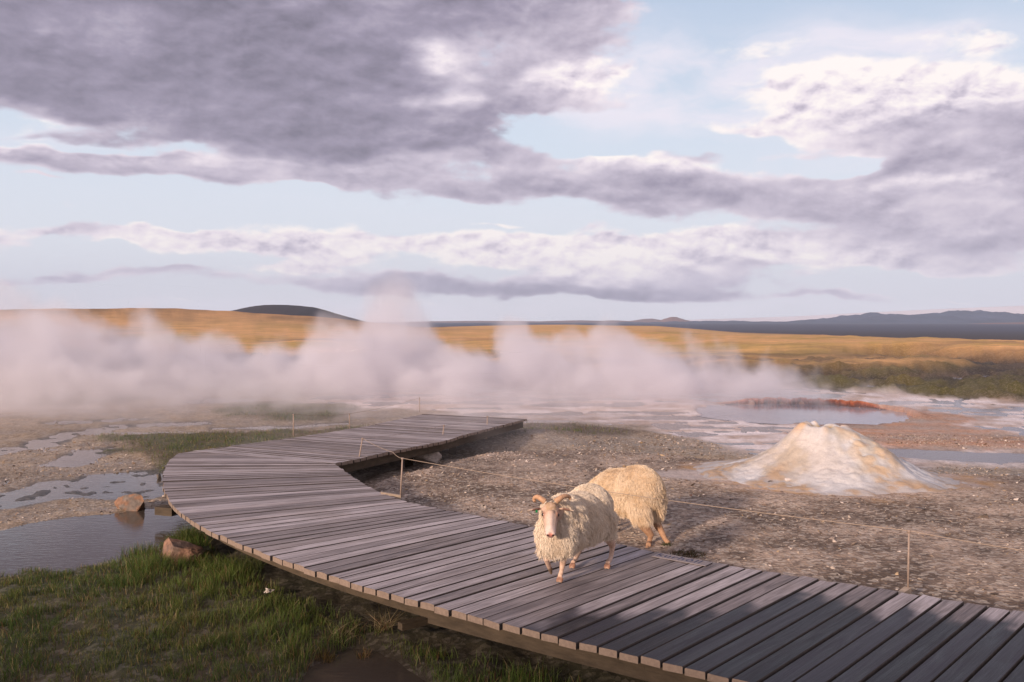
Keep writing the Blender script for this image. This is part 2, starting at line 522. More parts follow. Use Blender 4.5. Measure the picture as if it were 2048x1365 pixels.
class Poly:
    def __init__(s, p):
        s.p = p; s.d = [0]
        for a, b in zip(p, p[1:]): s.d.append(s.d[-1] + (b - a).length)
    def at(s, t):
        t = max(0, min(s.d[-1], t))
        for i in range(len(s.p) - 1):
            if t <= s.d[i + 1] + 1e-9:
                return s.p[i].lerp(s.p[i + 1], (t - s.d[i]) / max(1e-9, s.d[i + 1] - s.d[i]))
        return s.p[-1]
    def project(s, q):
        best = (1e9, 0)
        for i in range(len(s.p) - 1):
            a, b = s.p[i], s.p[i + 1]; e = b - a
            u = max(0, min(1, (q - a).dot(e) / e.length_squared))
            dd = (a + e * u - q).length
            if dd < best[0]: best = (dd, s.d[i] + e.length * u)
        return best[1]


def smooth_poly(p, n=60):               # gentle smoothing of a hand read outline
    P_ = Poly(p); q = [P_.at(P_.d[-1] * i / n) for i in range(n + 1)]
    for _ in range(4):
        q = [q[0]] + [(q[i - 1] + q[i] * 2 + q[i + 1]) / 4 for i in range(1, n)] + [q[-1]]
    return Poly(q)


PI_, PO_ = smooth_poly(inner_a), smooth_poly(outer_a)


def seam_dir(o_px, i_px):
    a, b = G(*o_px).to_2d(), G(*i_px).to_2d(); return (b - a).normalized()


def hit_inner(o, d):                    # where a seam from outer point o meets the inner edge
    best = None
    for i in range(len(PI_.p) - 1):
        a, b = PI_.p[i], PI_.p[i + 1]; e = b - a
        den = d.x * e.y - d.y * e.x
        if abs(den) < 1e-9: continue
        w = a - o
        t_ = (w.x * e.y - w.y * e.x) / den; u = (w.x * d.y - w.y * d.x) / den
        if -1e-6 <= u <= 1 + 1e-6 and t_ > 0.3 and (best is None or t_ < best[0]): best = (t_, PI_.d[i] + e.length * u)
    return best[1]


stations = [(0.0, 0.0)]
for o_, i_ in (((1079, 1266), (1425, 1125)), ((1003.5, 1246), (1350, 1122)), ((637, 1142), (800, 1104)), ((366, 1027), (700, 997))):
    op = G(*o_).to_2d(); to = PO_.project(op)
    stations.append((to, hit_inner(PO_.at(to), seam_dir(o_, i_))))
stations.append((PO_.d[-1], PI_.d[-1]))
planks = []                              # (outer a, inner a, inner b, outer b)
PW_ = 0.129
for (o0, i0), (o1, i1) in zip(stations, stations[1:]):
    L = ((o1 - o0) + (i1 - i0)) / 2
    n = max(1, round(L / PW_))
    for k in range(n):
        f0, f1 = k / n, (k + 1) / n
        planks.append([PO_.at(o0 + (o1 - o0) * f0), PI_.at(i0 + (i1 - i0) * f0), PI_.at(i0 + (i1 - i0) * f1), PO_.at(o0 + (o1 - o0) * f1)])
Fo, Fi = PO_.p[-1], PI_.p[-1]
co1, co2 = G(357, 907).to_2d(), G(384, 903.5).to_2d()
# wedge between the bend and the mitre line: parallel boards cut by the mitre
n = 7
for k in range(n):
    y0 = Fo.y + (co2.y - Fo.y) * k / n; y1 = Fo.y + (co2.y - Fo.y) * (k + 1) / n
    def lx(y):
        if y <= co1.y: f = (y - Fo.y) / (co1.y - Fo.y); return Fo.x + (co1.x - Fo.x) * f
        f = (y - co1.y) / (co2.y - co1.y); return co1.x + (co2.x - co1.x) * f
    def rx(y):
        f = (y - Fi.y) / (co2.y - Fi.y); return Fi.x + (co2.x - Fi.x) * f
    planks.append([Vector((lx(y0), y0)), Vector((rx(y0), y0)), Vector((rx(y1), y1)), Vector((lx(y1), y1))])
far_o = Poly([co2, G(597, 874).to_2d(), G(726, 854).to_2d(), G(850, 828).to_2d()])
far_i = Poly([Fi, G(784, 903).to_2d(), G(886, 883).to_2d(), G(940, 867).to_2d(), G(1054, 838).to_2d()])
n = round((far_o.d[-1] + far_i.d[-1]) / 2 / PW_)
for k in range(n):
    f0, f1 = k / n, (k + 1) / n
    planks.append([far_o.at(far_o.d[-1] * f0), far_i.at(far_i.d[-1] * f0), far_i.at(far_i.d[-1] * f1), far_o.at(far_o.d[-1] * f1)])

deck_outline = [p for p in PO_.p] + [co1] + far_o.p + list(reversed(far_i.p)) + list(reversed(PI_.p))
DECK = [(p.x, p.y) for p in deck_outline]

# ------------------------------------------------------------------ terrain
WZ = -0.50                               # water level


def gpoly(pts, z=-0.45): return [tuple(G(*p, z).to_2d()) for p in pts]


P_gravel = gpoly([(690, 950), (760, 925), (830, 912), (1000, 893), (1200, 889), (1480, 908), (1700, 926), (2300, 946), (3200, 1150), (3200, 1700), (2400, 1700), (1100, 1200), (700, 1000)], -0.25)
P_grass = gpoly([(-900, 1150), (0, 1142), (150, 1140), (250, 1122), (320, 1095), (345, 1068), (420, 1040), (800, 1120), (1300, 1250), (1900, 1500), (1900, 2600), (-2500, 2600)])
P_pond = gpoly([(-300, 1075), (-20, 1065), (60, 1045), (230, 1025), (330, 1010), (400, 1050), (335, 1085), (250, 1120), (100, 1150), (-300, 1170)])
P_strip = gpoly([(215, 868), (420, 862), (600, 858), (830, 846), (800, 870), (600, 900), (450, 920), (330, 935), (250, 905)])
P_strip2 = gpoly([(430, 806), (560, 800), (700, 806), (690, 836), (600, 842), (470, 832)])
P_strip3 = gpoly([(-200, 760), (260, 772), (330, 790), (230, 806), (40, 812), (-200, 806)])
P_moss = gpoly([(700, 945), (760, 900), (900, 880), (1010, 850), (1150, 845), (1300, 862), (1180, 885), (1000, 890), (850, 908), (760, 925)])
P_sinter = gpoly([(420, 812), (640, 800), (560, 770), (900, 742), (1300, 742), (1600, 764), (2048, 806), (2500, 850), (2700, 975), (2048, 936), (1760, 928), (1480, 905), (1250, 850), (1060, 842), (860, 824), (700, 815)], -0.5)
P_orange = gpoly([(1600, 850), (1640, 805), (1830, 815), (1990, 862), (2150, 885), (2100, 915), (1900, 902), (1760, 898), (1600, 872)], -0.5)
P_dwater = gpoly([(1740, 896), (1850, 902), (2050, 908), (2300, 920), (2300, 938), (2048, 928), (1850, 922), (1760, 912)], -0.5)
P_puddle = gpoly([(540, 1420), (600, 1330), (690, 1292), (780, 1300), (830, 1330), (880, 1380), (880, 1450), (700, 1500)], -0.5)
PUDS = [gpoly(q, -0.5) for q in ([(-200, 985), (0, 985), (120, 962), (200, 968), (60, 1012), (-200, 1060)],
        [(170, 952), (335, 936), (330, 985), (260, 1003), (170, 990), (120, 975)],
        [(100, 930), (140, 908), (230, 892), (255, 900), (215, 915), (150, 935)],
        [(-100, 905), (30, 893), (110, 868), (260, 848), (270, 853), (150, 872), (100, 895), (0, 912), (-100, 925)],
        [(180, 855), (300, 846), (430, 843), (430, 848), (300, 853)],
        [(430, 858), (560, 852), (700, 846), (700, 851), (540, 860)],
        [(330, 803), (420, 797), (520, 800), (500, 806), (380, 808)], [(100, 846), (300, 838), (300, 841), (120, 850)])]
POOL = G(1600, 833, -0.58); POOL_R = (2.5, 2.45)
MOUND = Vector((4.22, 11.75)); 


def terrain(x, y):
    """height, colour, gravelly, wet, grassy"""
    r = np.hypot(x, y)
    n1 = fbm(x, y, 4, 0.9); n2 = fbm(x, y, 4, 3.1, off=9.0); n3 = fbm(x, y, 3, 0.25, off=3.0)
    na = fbm(x * 0.35, y, 4, 1.3, off=21.0)           # bars lying across the view, as run-off leaves them
    nf = fbm(x, y, 3, 14.0, off=4.0)
    def M(P, soft=0.25, wob=0.3): return sstep(-soft, soft, polydist(x, y, P) + n1 * wob + n2 * wob * 0.4)
    near = r < 60
    # flats
    z = WZ + 0.012 + na * 0.030 + n2 * 0.014 + nf * 0.008 + sstep(14, 22, y) * 0.004
    col = np.zeros(x.shape + (3,))
    brown = np.array([0.21, 0.155, 0.10]); ochre = np.array([0.36, 0.265, 0.17]); c_dark = np.array([0.055, 0.045, 0.033])
    k = np.clip(0.5 + n2 * 0.9 + n1 * 0.3, 0, 1)[..., None]
    col[:] = brown * (1 - k) + ochre * k
    grav = np.full(x.shape, 0.75); wet = sstep(0.05, 0.0, z - WZ) * 0.8; grass = np.zeros(x.shape)
    def lay(m, zz=None, cc=None, g=None, w=None):
        nonlocal z, col, grav, wet
        if zz is not None: z = z * (1 - m) + zz * m
        if cc is not None: col = col * (1 - m[..., None]) + cc * m[..., None]
        if g is not None: grav = grav * (1 - m) + g * m
        if w is not None: wet = wet * (1 - m) + w * m
    for P in PUDS:
        m = M(P, 0.14, 0.36); lay(m, WZ - 0.008 + n2 * 0.034, c_dark, 0.3, 0.8)
    # sinter terrace
    m = M(P_sinter, 0.5, 0.8)
    k = np.clip(0.5 + na * 1.4, 0, 1)[..., None]
    nb = fbm(x * 0.22, y, 4, 1.1, off=33.0)
    nh_ = fbm(x * 0.5, y * 1.6, 4, 2.0, .6, off=88.0)
    k = np.clip(k[..., 0] + nh_ * 1.1, 0, 1)[..., None]
    zs = WZ + 0.001 + nb * 0.045 + nh_ * 0.022 + n2 * 0.008
    whit = np.array([0.78, 0.71, 0.71]); tan = np.array([0.46, 0.35, 0.29])
    lay(m, zs, whit * k + tan * (1 - k), 0.25, 0.45)
    m = M(P_orange, 0.5, 0.9)
    k = np.clip(0.5 + nb * 1.5 + n2 * 0.5, 0, 1)[..., None]
    lay(m * 0.9, WZ + 0.03 + nb * 0.02, np.array([0.50, 0.235, 0.115]) * k + np.array([0.36, 0.28, 0.23]) * (1 - k), 0.6, 0.3)
    m = M(P_dwater, 0.25, 0.35); lay(m, WZ - 0.012 + na * 0.03, np.array([0.12, 0.1, 0.1]), 0.2, 0.8)
    # grass strips on the flats
    for P in (P_strip, P_strip2, P_strip3):
        m = M(P, 0.35, 0.5)
        k = np.clip(0.5 + n1 * 1.2, 0, 1)[..., None]
        lay(m, WZ + 0.05 + n2 * 0.02, np.array([0.06, 0.065, 0.018]) * k + np.array([0.11, 0.075, 0.035]) * (1 - k), 0.2, 0.1)
        grass = np.maximum(grass, m)
    m = M(P_moss, 0.35, 0.4)
    lay(m, WZ + 0.06 + n2 * 0.03, np.array([0.10, 0.07, 0.045]), 0.4, 0.1); grass = np.maximum(grass, m * 0.45)
    # near pond
    m = M(P_pond, 0.25, 0.22); lay(m, WZ - 0.09 + n2 * 0.02, c_dark, 0.3, 0.8)
    # near grass
    m = M(P_grass, 0.22, 0.22)
    k = np.clip(0.45 + n1 * 1.0 + n2 * 0.4, 0, 1)[..., None]
    lay(m, WZ + 0.055 + n2 * 0.035 + n1 * 0.02, np.array([0.040, 0.045, 0.014]) * k + np.array([0.075, 0.055, 0.03]) * (1 - k), 0.2, 0.2)
    grass = np.maximum(grass, m)
    m = M(P_puddle, 0.16, 0.15); lay(m, WZ - 0.02 + n2 * 0.03, np.array([0.07, 0.052, 0.04]), 0.2, 0.8); grass = grass * (1 - m * 0.93)
    # gravel rise with the cone on it
    dd = polydist(x, y, P_gravel)
    m = sstep(-0.5, 0.6, dd + n1 * 0.15)
    zg = -0.28 + 0.10 * sstep(0, 3.0, dd) + n1 * 0.014 + n2 * 0.006 + nf * 0.004
    zg = zg + 0.08 * sstep(9.5, 5.5, y) * sstep(-1.0, 1.5, x)          # the bank beside the walkway
    kk = np.clip(0.45 + n1 * 1.3 + n2 * 0.8 + n3 * .5, 0, 1)[..., None]
    cg = np.array([0.155, 0.108, 0.076]) * (1 - kk) + np.array([0.46, 0.345, 0.26]) * kk
    lay(m, zg, cg, 1.0, 0.0)
    grass *= (1 - m)
    # apron of pale and rusty sinter round the cone
    mx, my = x - MOUND.x, y - MOUND.y
    rm = np.hypot(mx / 1.5, my / 1.25)
    ma = sstep(1.55, 1.0, rm + n1 * 0.4 + n2 * 0.2)
    k = np.clip(0.5 + n2 * 1.3, 0, 1)[..., None]
    lay(ma, None, np.array([0.52, 0.42, 0.38]) * k + np.array([0.50, 0.30, 0.14]) * (1 - k), 0.35, 0.1)
    ma2 = sstep(1.0, 0.4, np.hypot((mx + 1.9) / 1.3, (my + 0.2) / 0.55) + n1 * 0.4)
    lay(ma2 * 0.85, None, np.array([0.50, 0.43, 0.40]), 0.3, 0.2)
    # hot pool basin with its undercut rim
    rp = np.hypot((x - POOL.x) / POOL_R[0], (y - POOL.y) / POOL_R[1]) + n1 * 0.10 + n2 * 0.05
    rim = sstep(1.25, 1.04, rp) * sstep(0.6, 1.4, (x - POOL.x) * 0.75 + (y - POOL.y) * 0.75)
    z = z + rim * 0.10
    lay(rim * 0.7, None, np.array([0.40, 0.19, 0.10]), 0.3, 0.4)
    m = sstep(1.03, 0.97, rp); lay(m, -0.85, np.array([0.40, 0.16, 0.08]), 0.1, 0.6)
    # rough ground beyond
    edge = 31.5 - 0.00 * x + np.where(x > 8, -(x - 8) * 0.95, 0) + n3 * 1.2
    m = sstep(-0.4, 1.2, y - np.maximum(edge, 21.0))
    big = fbm(x, y, 5, 0.09, 0.55, off=50.0); bg = fbm(x, y, 5, 0.4, 0.6, off=60.0)
    zr = -0.45 + 0.30 * sstep(0, 30, y - edge) + big * (0.55 + 0.014 * r) * sstep(0, 18, y - edge) + bg * 0.34 + fbm(x, y, 4, 1.3, .65, off=77.0) * .20
    k = np.clip(0.5 + bg * 2.2 + n1 * .5, 0, 1)[..., None]; k2 = np.clip(0.25 + big * 2.2 + n3 * 0.5 + bg * .8, 0, 1)[..., None]
    cr = (np.array([0.028, 0.023, 0.022]) * (1 - k) + np.array([0.10, 0.068, 0.045]) * k) * (1 - k2) + np.array([0.095, 0.082, 0.020]) * k2
    lay(m, zr, cr, 0.3, 0.0); grass *= (1 - m)
    # golden plain
    big2 = fbm(x, y, 5, 0.022, 0.5, off=70.0)
    m = sstep(40, 66, y + big * 30 + big2 * 20 - np.maximum(0, x) * 0.0)
    k = np.clip(0.55 + fbm(x * 0.3, y, 6, 0.12, 0.68, off=80.0) * 1.7, 0, 1)[..., None]
    cgold = np.array([0.66, 0.37, 0.15]) * k + np.array([0.48, 0.31, 0.085]) * (1 - k)
    kd = sstep(0.15, 0.45, fbm(x * 0.3, y, 4, 0.05, 0.5, off=90.0))[..., None]
    cgold = cgold * (1 - kd * 0.75) + np.array([0.12, 0.08, 0.04]) * kd * 0.75
    zgold = -0.35 + big2 * 1.2 + bg * 0.10
    lay(m, zgold, cgold, 0.25, 0.0)
    # smooth golden ridge ahead and right, then the dark lava plain below it
    az = np.arctan2(x, np.maximum(y, 1e-3))
    ridge_top = np.interp(az, [-0.25, 0.0, 0.06, 0.16, 0.25, 0.38, 0.46, 0.6], [0.0, 0.2, 0.4, -0.1, -2.2, -3.4, -4.6, -5.5])
    m = sstep(110, 230, r)
    lay(m, ridge_top + big2 * 0.25, cgold * 0.25 + np.array([0.64, 0.38, 0.17]) * 0.75, 0.2, 0.0)
    # golden hill on the left
    hx = np.interp(az, [-1.0, -0.55, -0.47, -0.38, -0.30, -0.22, -0.155, -0.10, -0.05], [3.0, 5.0, 5.6, 5.6, 4.9, 3.3, 1.2, -0.2, -0.6])
    m = sstep(120, 300, r) * sstep(-0.02, -0.12, az)
    lay(m, hx + big2 * 0.5 + fbm(x, y, 4, 0.05, 0.5, off=15.0) * 0.5, np.array([0.36, 0.19, 0.075]) * (0.55 + 0.9 * k) * (1 - 0.45 * kd), 0.2, 0.0)
    m = sstep(320, 470, r)
    lay(m, -11.0 + 0 * x, None)
    m = sstep(300, 350, r + fbm(x, y, 3, 0.01) * 30)
    lay(m, None, np.array([0.035, 0.028, 0.034]), 0.1, 0.0)
    lay(sstep(800, 1500, r), None, np.array([0.060, 0.068, 0.110]), 0.0, 0.0)  # bluish haze of distance painted into the far plain
    # nothing may stick up through the walkway
    dk = polydist(x, y, DECK)
    md = sstep(-0.35, -0.02, dk)
    tipx, tipy = G(1054, 838)[:2]
    rise = np.exp(-(((x - tipx) / 1.7) ** 2 + ((y - tipy) / 1.3) ** 2))
    z = z + rise * 0.22                                               # the ground comes up to meet the far end
    z = z * (1 - md) + np.minimum(z, -0.34 + 0.26 * np.clip(rise * 1.3, 0, 1)) * md
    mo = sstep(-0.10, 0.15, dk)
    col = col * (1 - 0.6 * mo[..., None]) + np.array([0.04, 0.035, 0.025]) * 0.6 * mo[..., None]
    grass = grass * (1 - sstep(0.15, 0.5, dk))
    return z, col, grav, wet, grass


def polar_terrain():
    ox, oy = 0.0, -3.0
    na_, nr = 1300, 640
    a = np.linspace(rad(-78), rad(78), na_)
    u = np.linspace(1 / 2.6, 1 / 8350.0, nr - 1)     # rows fall evenly in 1/distance: as dense on the ground as the eye resolves
    rr = np.concatenate([[0.4], 1 / u])
    # thin out the far jump
    A, RR = np.meshgrid(a, rr)
    X = ox + RR * np.sin(A); Y = oy + RR * np.cos(A)
    z, col, gr, wet, grass = terrain(X, Y)
    V = np.stack([X.ravel(), Y.ravel(), z.ravel()], 1)
    i = np.arange(nr - 1)[:, None] * na_ + np.arange(na_ - 1)[None, :]
    i = i.ravel()
    Fc = np.stack([i, i + na_, i + na_ + 1, i + 1], 1)[:, ::-1]
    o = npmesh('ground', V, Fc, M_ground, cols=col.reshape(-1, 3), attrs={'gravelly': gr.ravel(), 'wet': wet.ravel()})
    tag(o, kind='structure')
    # flip if needed
    return o


ground = polar_terrain()
# rest of the plain, behind and to the sides of the view
V, Fc = [], []
nb = 48
for rr_ in (0.0, 60, 8300):
    for k in range(nb + 1):
        a = rad(78) + (rad(360 - 156)) * k / nb
        V.append((rr_ * math.sin(a) if rr_ else 0.4 * math.sin(a), -3.0 + (rr_ * math.cos(a) if rr_ else 0.4 * math.cos(a)), -0.44 if rr_ < 100 else -11))
for j in range(2):
    for k in range(nb):
        q = j * (nb + 1) + k
        Fc.append((q, q + nb + 1, q + nb + 2, q + 1))
o = pymesh('ground_behind', V, [tuple(reversed(f)) for f in Fc], simple('dark_heath', (0.12, 0.085, 0.045), 0.9, 0.4, 0.6, 0))
tag(o, kind='structure')

# water sheets
o = pymesh('water', [(-60, -2, WZ), (60, -2, WZ), (60, 45, WZ), (-60, 45, WZ)], [(0, 1, 2, 3)], M_water)
tag(o, kind='structure')
ang_ = [2 * math.pi * k / 64 for k in range(64)]
pv = [(POOL.x + 1.0 * POOL_R[0] * 1.12 * math.cos(a), POOL.y + POOL_R[1] * 1.12 * math.sin(a), WZ + 0.004) for a in ang_]
o = pymesh('hot_pool_water', pv, [tuple(range(64))], M_pool)
tag(o, kind='structure')


# ------------------------------------------------------------------ far relief
def ridge(name, prof, d, depth, mat_, nx=300, nyy=26, rough=0.08, gully=0.0, base=-14, seed=1.0, jag=0.0):
    P_ = [W(px, py, d) for px, py in prof]
    xs = np.array([p.x for p in P_]); zs = np.array([p.z for p in P_])
    X = np.linspace(xs[0], xs[-1], nx); T = np.linspace(-1, 1, nyy)
    top = np.interp(X, xs, zs)
    top = top + jag * fbm(X / 90.0, X * 0 + seed, 5, 1.0, .6)
    XX, TT = np.meshgrid(X, T)
    fall = np.clip(1 - np.abs(TT) ** 1.25, 0, 1)
    hgt = (top - base)
    nz = fbm(XX / depth * 5 + seed, TT * 1.6 + seed, 5, 1.3, 0.6)
    Z = base + hgt[None, :] * fall * (1 + nz * gully * (np.abs(TT) > 0.02)) + nz * rough * hgt.mean() * fall * (np.abs(TT))
    Y = d + TT * depth + 0 * XX
    V = np.stack([XX.ravel(), Y.ravel(), Z.ravel()], 1)
    i = (np.arange(nyy - 1)[:, None] * nx + np.arange(nx - 1)[None, :]).ravel()
    Fc = np.stack([i, i + 1, i + nx + 1, i + nx], 1)
    o = npmesh(name, V, Fc, mat_)
    tag(o, kind='structure')
    return o


M_darkhill = simple('dark_basalt', (0.030, 0.024, 0.030), 0.95, 0.3, 0.02, 0)
M_mtn = simple('hazed_rock', (0.050, 0.062, 0.110), 0.95, 0.35, 0.004, 0)  # base colour carries painted blue haze on top of the rock tone
M_mtn2 = simple('pink_rock', (0.20, 0.12, 0.11), 0.95, 0.3, 0.003, 0)
M_ice = simple('glacier_ice', (0.80, 0.76, 0.78), 0.7, 0.10, 0.002, 0, stretch=(1, 1, 8))
ridge('dark_hill', [(405, 640), (425, 629), (480, 618.5), (520, 610.5), (545, 608.5), (580, 609.5), (625, 614), (660, 624), (700, 635), (735, 645), (770, 655)], 1500, 260, M_darkhill, gully=0.03, seed=2)
ridge('far_hills', [(760, 646), (860, 643), (960, 642), (1080, 643), (1130, 641.5), (1160, 641), (1200, 642), (1225, 641), (1260, 642.5), (1285, 638.5), (1305, 637.5), (1320, 640), (1345, 642), (1420, 644)], 6400, 500, M_mtn2, gully=0.05, base=-20, seed=3)
ridge('cone_hill', [(1305, 647), (1325, 640), (1340, 634.5), (1350, 634), (1360, 637), (1375, 641), (1400, 647)], 5400, 150, M_mtn2, nx=60, gully=0.15, base=-16, seed=4, jag=2.0)
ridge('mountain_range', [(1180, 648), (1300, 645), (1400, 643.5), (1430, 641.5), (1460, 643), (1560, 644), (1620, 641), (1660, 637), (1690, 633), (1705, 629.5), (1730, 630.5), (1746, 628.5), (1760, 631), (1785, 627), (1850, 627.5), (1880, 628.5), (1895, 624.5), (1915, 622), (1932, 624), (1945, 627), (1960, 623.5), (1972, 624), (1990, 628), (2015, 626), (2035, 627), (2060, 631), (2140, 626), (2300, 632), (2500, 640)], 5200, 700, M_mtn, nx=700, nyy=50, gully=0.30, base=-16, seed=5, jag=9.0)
ridge('glacier', [(1330, 643), (1400, 639), (1500, 636), (1600, 632.5), (1700, 627), (1800, 622), (1900, 617), (2048, 611), (2300, 604), (2600, 600)], 7600, 900, M_ice, gully=0.0, base=-20, seed=6)
ridge('pink_foothill', [(1850, 655), (1920, 650), (1980, 646.5), (2048, 645), (2200, 644), (2400, 648)], 3600, 300, M_mtn2, gully=0.1, base=-16, seed=7)

# ------------------------------------------------------------------ boardwalk
walk = thing('boardwalk', (0.0, 7.0, 0.0), 'weathered grey plank boardwalk curving left past the sheep and off into the steam', 'boardwalk')


def decking():
    V, Fc, UV, TONE, MI, DS = [], [], [], [], [], []
    th = 0.045
    for idx, (oa, ia, ib, ob) in enumerate(planks):
        gap = 0.015
        jo, ji = rnd.uniform(-0.008, 0.010), rnd.uniform(-0.008, 0.008)
        c = (oa + ia + ib + ob) / 4
        def inset(p, q, e, j):              # shrink across the board for the gap, jitter the sawn end
            a = (q - p); L = a.length
            n_ = a / max(L, 1e-6)
            along = (e - p).normalized()
            return p + n_ * gap / 2 - along * j
        A = inset(oa, ob, ia, jo); Bp = inset(ob, oa, ib, jo); C_ = inset(ib, ia, ob, ji); D_ = inset(ia, ib, oa, ji)
        zt = rnd.gauss(0, 0.0022); tilt = rnd.gauss(0, 0.0035); cup = rnd.uniform(-0.0035, 0.004)
        lean_ = rnd.uniform(-.9, .9); tone = rnd.random(); u0 = rnd.uniform(0, 50)
        L = (ia - oa).length; wdt = ((ob - oa).length + (ib - ia).length) / 2
        nl = 26 if c.y < 7.5 else 5
        prof = [(0.0, -th + 0.004), (0.0, -0.007), (0.030, -0.001), (0.28, 0.0), (0.5, 0.0), (0.72, 0.0), (0.97, -0.001), (1.0, -0.007), (1.0, -th + 0.004)]
        b0 = len(V)
        for i in range(nl + 1):
            f = i / nl
            P0, P1 = A.lerp(D_, f), Bp.lerp(C_, f)
            sag = rnd.gauss(0, 0.0008) if nl < 9 else 0.0
            for (s_, z_) in prof:
                p = P0.lerp(P1, s_)
                zz = z_ + zt + tilt * (s_ - 0.5) + cup * (1 - (2 * s_ - 1) ** 2) + sag
                V.append((p.x, p.y, zz)); DS.append(s_ + lean_); UV.append((u0 + f * L, idx * 0.731 + s_ * wdt)); TONE.append(tone)
        m = len(prof)
        for i in range(nl):
            for k in range(m):
                k2 = (k + 1) % m
                Fc.append((b0 + i * m + k, b0 + (i + 1) * m + k, b0 + (i + 1) * m + k2, b0 + i * m + k2)); MI.append(2 if k in (0, 1, m - 3, m - 2) else 0)
        # sawn ends
        for e_, flip in ((0, False), (nl, True)):
            base = b0 + e_ * m
            for k in range(1, 4):
                q = (base + k - 1, base + k, base + m - 1 - k, base + m - k)
                Fc.append(q if not flip else tuple(reversed(q))); MI.append(1)
            q = (base + 3, base + 4, base + 5, base + 5)
            t_ = [base + 3, base + 4, base + 5]
            Fc.append(tuple(t_ if not flip else reversed(t_)) + ((t_[0],) if False else ())); MI.append(1)
    me = bpy.data.meshes.new('decking')
    me.from_pydata([(v[0], v[1] - 7.0, v[2]) for v in V], [], Fc)
    me.polygons.foreach_set('material_index', MI)
    me.materials.append(M_deck); me.materials.append(M_end); me.materials.append(simple('plank_side', (0.055, 0.045, 0.042), .85, .3, 20, .2))
    uvl = me.uv_layers.new(name='UVMap')
    li = np.zeros(len(me.loops), np.int32); me.loops.foreach_get('vertex_index', li)
    uvl.data.foreach_set('uv', np.asarray(UV, np.float32)[li].ravel())
    a = me.attributes.new('tone', 'FLOAT', 'POINT'); a.data.foreach_set('value', np.asarray(TONE, np.float32))
    va = np.asarray(V); ds = np.asarray(DS)
    damp_shade_poly = [tuple(G(*q).to_2d()) for q in ((960, 1305), (1060, 1262), (1180, 1236), (1300, 1232), (1480, 1214), (1690, 1206), (1780, 1222), (1870, 1238), (1960, 1246), (2080, 1252), (2500, 1330), (2700, 1700), (1500, 1800), (1200, 1500))]  # outline traces the shadow edge as well as the wet boards
    dd = polydist(va[:, 0], va[:, 1], damp_shade_poly) + ds * .16 + fbm(va[:, 0], va[:, 1], 3, 2.5) * .22 + fbm(va[:, 0], va[:, 1], 2, 9.0) * .06
    a = me.attributes.new('damp_shade', 'FLOAT', 'POINT'); a.data.foreach_set('value', sstep(-.03, .13, dd).astype(np.float32))
    me.update()
    o = bpy.data.objects.new('decking', me); link(o, walk)
    return o


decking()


def offset_run(P_, off, n, t0=0.0, t1=None, z=-0.046):
    t1 = P_.d[-1] if t1 is None else t1
    pts = []
    for i in range(n + 1):
        t_ = t0 + (t1 - t0) * i / n
        p = P_.at(t_); q = P_.at(min(P_.d[-1], t_ + 0.05)); q0 = P_.at(max(0, t_ - 0.05))
        d_ = (q - q0).normalized(); nn = Vector((-d_.y, d_.x))
        p = p + nn * off
        pts.append(Vector((p.x, p.y, z)))
    return pts


def run_mesh(name, pts, w, h, mat_):
    parts = [boxv(a, b, w, h) for a, b in zip(pts, pts[1:])]
    v, f = join(parts)
    return pymesh(name, v, f, mat_, parent=walk, loc=(0, 7, 0))


# outer side beams (the near length stands flush with the plank ends, the rest sits back), inner beam, centre joist
t839 = PO_.project(G(839, 1206).to_2d())
run_mesh('side_beam', offset_run(PO_, -0.09, 14, 0.0, t839), 0.05, 0.105, M_beam)
run_mesh('side_beam', offset_run(PO_, -0.22, 14, t839 + 0.02), 0.06, 0.13, M_beam)
run_mesh('side_beam', offset_run(PI_, 0.14, 20), 0.06, 0.15, M_beam)
run_mesh('side_beam', offset_run(far_i, 0.10, 8), 0.05, 0.12, M_beam)
run_mesh('side_beam', offset_run(far_o, -0.10, 8), 0.05, 0.15, M_beam)
for P_, off, tt in ((PO_, -0.95, [0.3, 2.4, 4.6, 6.9, 9.3, 11.3]), (far_i, 0.60, [0.8, 2.4, 4.0]), (far_o, -0.5, [1.0, 3.2])):
    for t_ in tt:
        if t_ > P_.d[-1]: continue
        p = offset_run(P_, off, 1, t_, t_ + 0.01)[0]
        v, f = boxv((p.x - 0.06, p.y, -0.19), (p.x + 0.06, p.y, -0.19), 0.10, 0.5)
        pymesh('support_block', v, f, M_beam, parent=walk, loc=(0, 7, 0))
# the stringer end that sticks out under the near edge and the sill beyond the bend
for (pa, pb, w_, h_, z_) in (((860, 1232), (800, 1246), 0.06, 0.05, -0.30), ((352, 1015), (318, 1012), 0.14, 0.09, -0.30)):
    a, b = G(*pa, z_), G(*pb, z_)
    v, f = boxv(a, b, w_, h_)
    pymesh('sleeper_end', v, f, M_beam, parent=walk, loc=(0, 7, 0))

